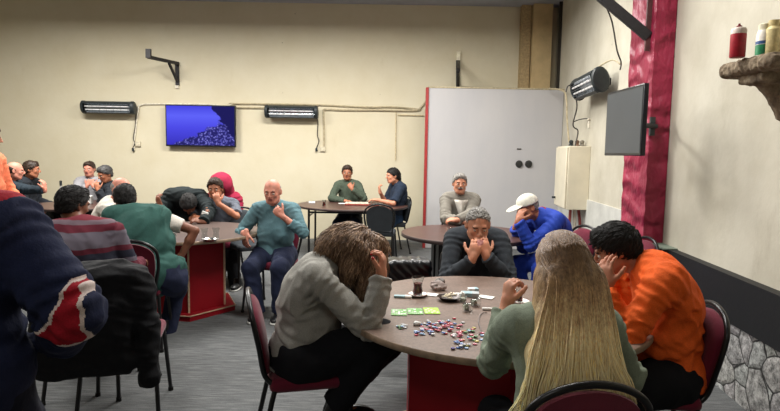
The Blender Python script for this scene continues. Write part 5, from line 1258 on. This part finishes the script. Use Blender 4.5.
# 17,18 ---- two dark jackets at the left edge
DN = fabric('dark_navy_jacket', (32, 42, 50), .85, .08, 240, .5)
P = seat_at(8, 7.55); yaw = deg(-75)
c = person('person', 'balding person in a dark navy jacket, leftmost at the far left table', P, W3(10, 180, 7.5), W3(17, 168, 7.45), yaw, deg(-60), 5, 0,
    arms={'r': dict(W=W3(46, 190, 7.3), pole=V(0, -.4, -1), f=V(-.05, 0, 1), n=V(-1, 0, 0), curl=.5)}, w=1.12, h=.010, skin_m=SKP, tops=[dict(name='jacket', mat=DN, off=.026, amp=.007)], bottom=dict(mat=DT), shoes=SHB, hair=('bald', HBR, .01, 3))
seated_chair(c, yaw, 'banquet chair under the leftmost dark navy jacket')
P = seat_at(26, 8.1); yaw = deg(-80)
c = person('person', 'dark haired person in a dark jacket next to the balding one', P, W3(28, 179, 8.05), W3(33, 167, 8.0), yaw, deg(-70), 5, 0, h=.011, skin_m=SK2, tops=[dict(name='jacket', mat=DJ, off=.026, amp=.007)], bottom=dict(mat=DT), shoes=SHB, hair=('short', HBR, .012, 3))
seated_chair(c, yaw, 'banquet chair under the dark haired person next to the balding one')
# 19 ---- orange top at the very left edge, standing
q = A(-11, 131, 5.6); P = V(q[0] - .02, 5.6, .93)
c = person('person', 'standing person with brown hair and orange top cut by the left edge', P, P + V(0, 0, .53), P + V(.02, 0, .70), deg(-80), deg(-60), 5, 0,
    arms={'r': dict(W=P + V(.2, -.2, .0)), 'l': dict(W=P + V(.2, .2, .0))}, legs={'l': dict(A=P * V(1, 1, 0) + V(0, .12, .09)), 'r': dict(A=P * V(1, 1, 0) + V(0, -.12, .09))}, h=.010, skin_m=SK2,
    tops=[dict(name='top', mat=fabric('salmon_orange_top', (222, 118, 84)), off=.02, amp=.006)], bottom=dict(mat=DT), shoes=SHB, hair=('short', hairmat('hair_mid_brown', (70, 42, 26), (110, 70, 44)), .02, 2))
# 20 ---- navy hoodie in the foreground
P = V(-1.23, 1.50, .90); yaw = deg(14)
NH = fabric('navy_hoodie', (26, 32, 58), .95, .08, 220, .55); CR = fabric('crimson_hoodie_panel', (150, 20, 36), .9, .06, 220, .5); WPI = fabric('white_piping', (206, 190, 184), .9)
N = V(-1.285, 1.56, 1.37)
def p_hood(cn, x):
    S, E, Wr = x['AR']['r'][:3]; m = np.zeros(len(cn), int)
    poly = [(-.002, .115), (.022, .115), (.040, .04), (.038, -.045), (.014, -.072), (-.05, -.066), (-.105, -.022), (-.078, -.022), (-.038, .010), (-.014, .06)]
    qx, qz = cn[:, 0] - E[0] - .028, cn[:, 2] - E[2] + .025; ins = np.zeros(len(cn), bool); dmin = np.full(len(cn), 9.0)
    for i in range(len(poly)):
        (x1, z1), (x2, z2) = poly[i], poly[(i + 1) % len(poly)]
        cr = ((z1 > qz) != (z2 > qz)); xx = (x2 - x1) * (qz - z1) / ((z2 - z1) if z2 != z1 else 1e-9) + x1; ins ^= cr & (qx < xx)
        ex, ez = x2 - x1, z2 - z1; tt = np.clip(((qx - x1) * ex + (qz - z1) * ez) / (ex * ex + ez * ez), 0, 1); dmin = np.minimum(dmin, np.hypot(qx - x1 - tt * ex, qz - z1 - tt * ez))
    near = (cn[:, 1] < E[1] + .03); m[near & (dmin < .0045)] = 2; m[near & ins & (dmin > .0045)] = 1
    # slim crimson flash on the back
    a = cn - (x['C'] - x['rt'] * .04); pz = a[:, 2] + .10 - .28 * (a @ x['rt']); pu = a @ x['rt']; bk = (a @ x['Mt'][:, 1]) < 0
    m[bk & (np.abs(pz) < .020) & (pu < .13)] = 1; m[bk & (pz < -.020) & (pz > -.028) & (pu < .13)] = 2
    # crimson shoulder yoke
    d = cn - x['N']; zz = d @ x['up'] ; xr = d @ x['rt']; m[(zz > -.115 + .55 * np.maximum(xr, 0)) & (xr < .40)] = 1
    return m
c = person('person', 'standing person in a navy hoodie with crimson hood and elbow panel', P, N, V(-1.38, 1.68, 1.50), yaw, deg(40), 35, 0,
    arms={'r': dict(W=V(-1.03, 1.71, .95), pole=V(1, -.5, -.6), f=V(-.3, 1, 0), n=V(-1, 0, 0)), 'l': dict(W=V(-1.6, 1.85, 1.05), pole=V(-1, -.3, -.4), f=V(.3, 1, 0), n=V(1, 0, 0))},
    legs={'l': dict(A=V(-1.38, 1.50, .09)), 'r': dict(A=V(-1.12, 1.50, .09))}, w=1.05, belly=1.15, s=1.06, h=.0048, skin_m=SK2, bow=.04,
    tops=[dict(name='hoodie', mat=[NH, CR, WPI], off=.045, amp=.009, freq=18, hem=.12, paint=p_hood, cuff=.7)], bottom=dict(mat=fabric('dark_navy_trousers', (20, 22, 38)), off=.02), shoes=SHB, hair=('short', HB, .014, 3))
N, cu, rt = c['N'], c['cu'], c['rt']; f = c['Mt'][:, 1]
solid_mesh('hood', [cap(N - f * .09 - rt * .05 + cu * .02, N - f * .09 + rt * .05 + cu * .02, .055, None, .04), cap(N - f * .06 - rt * .085 + cu * .02, N + f * .02 - rt * .085 + cu * .04, .042, .03, .04), cap(N - f * .06 + rt * .085 + cu * .02, N + f * .02 + rt * .085 + cu * .04, .042, .03, .04), ell(N - f * .12 - cu * .03, c['Mt'], (.13, .045, .085), .04)], .008, CR, c['root'], c['org'], lambda p: .006 * wr(p, 3, 40), None, 1)
# ------------------------------------------------------------------ jackets hung on chairs
BPJ = fabric('black_puffer', (12, 13, 17), .8, .1, 200, .6)
x, y = A(101, 280, 2.98)[0], 2.98; yw = deg(14); put_chair(x, y + .26, yw, 'chair buried under the black puffer jacket near the left edge')
f = frame(yw)[:, 1]; r = frame(yw)[:, 0]; B = V(x, y, 0); Mj = frame(yw)
T = [rbox(B + V(0, 0, .76) - f * .02, Mj, (.17, .035, .10), .05, .04), rbox(B + V(0, 0, .55) - f * .05 - r * .07, Mj, (.20, .03, .16), .05, .05), cap(B + V(0, 0, .88) - r * .14, B + V(0, 0, .90) + r * .10, .055, .05, .04),
     cap(B + r * .20 + V(0, 0, .84) - f * .02, B + r * .235 + V(0, 0, .60) - f * .06, .07, .062, .03), cap(B + r * .235 + V(0, 0, .60) - f * .06, B + r * .24 + V(0, 0, .30) - f * .06, .062, .05, .03),
     cap(B - r * .22 + V(0, 0, .80), B - r * .30 + V(0, 0, .45) - f * .06, .08, .06, .04), cap(B - r * .15 + V(0, 0, .42) - f * .05, B + r * .05 + V(0, 0, .46) - f * .05, .07, .05, .05), plane(B + V(0, 0, .27), V(0, 0, -1))]
jk = solid_mesh('puffer_jacket', T, .0075, BPJ, None, V(x, y, 0), lambda p: .018 * wr(p, 6, 28) + .008 * (np.abs(wr(p, 16, 60)) * 2 - 1), None, 1)
tag(jk, 'black puffer jacket with a hanging sleeve draped over a chair near the left edge', 'jacket')
x, y = A(408, 275, 3.98)[0], 3.98; put_chair(x, y, deg(-92), 'banquet chair holding the shiny black bag beyond the near table')
BSJ = plain('shiny_black_nylon', (18, 20, 24), .30, 0, .5, .2, 8, .6)
bg = empty('bag', (x, y, .485)); tag(bg, 'shiny black creased bag standing on a chair beyond the near table', 'bag'); BO = V(x, y, .485)
T = [rbox(BO + V(0, 0, .16), frame(deg(8)), (.125, .075, .125), .032, .03), plane(BO, V(0, 0, -1))]
solid_mesh('bag_body', T, .007, BSJ, bg, BO, lambda p: .0035 * np.sin((p[:, 2] * .8 + p[:, 0] * .7) * 130 + 3 * wr(p, 3, 15)) + .006 * wr(p, 6, 45), None, 0)
for sy in (-1, 1):
    q = BO + V(0, sy * .05, .30); MB().tube([q + V(-.07, 0, -.01), q + V(-.06, sy * .03, -.04), q + V(0, sy * .055, -.10), q + V(.06, sy * .03, -.04), q + V(.07, 0, -.01)], .007, 6, 0, 4).build('handle', BLK, bg, BO)
# ================================================================== LIGHT AND CAMERA
def area(loc, size, power, colr, rot=(0, 0, 0), name='ceiling_and_fill_light'):
    l = bpy.data.lights.new(name, 'AREA'); l.shape = 'RECTANGLE'; l.size, l.size_y = size; l.energy = power; l.color = colr
    o = bpy.data.objects.new(name, l); col.objects.link(o); o.location = loc; o.rotation_euler = rot; return o
WARM = (1.0, .975, .925)
area((-4.4, 7.0, 3.75), (1.6, .5), 245, WARM); area((-.9, 7.0, 3.75), (1.6, .5), 235, WARM); area((1.0, 6.6, 3.75), (1.2, .5), 80, WARM)
area((-3.0, 3.6, 3.75), (1.6, .5), 90, WARM); area((.5, 3.7, 3.75), (1.6, .5), 110, WARM); area((-1.2, -.6, 3.75), (1.6, .5), 30, WARM)  # the last one, above and behind the camera, is an added fill light
w = bpy.data.worlds.new('room_air'); bpy.context.scene.world = w; w.use_nodes = True; w.node_tree.nodes['Background'].inputs[0].default_value = (.8, .85, 1, 1); w.node_tree.nodes['Background'].inputs[1].default_value = .05
cam = bpy.data.cameras.new('camera'); co = bpy.data.objects.new('camera', cam); col.objects.link(co); cam.sensor_width = 36; cam.lens = 36 * F_PX / 780; cam.clip_start = .05
Mc = np.stack([_R, _U, -_F], 1); co.matrix_world = Matrix([[*Mc[i], EYE[i]] for i in range(3)] + [[0, 0, 0, 1]]); bpy.context.scene.camera = co
sc = bpy.context.scene; sc.view_settings.view_transform = 'Standard'; sc.view_settings.look = 'None'; sc.view_settings.exposure = 0.0; sc.view_settings.gamma = 1.0
sc.cycles.max_bounces = 8
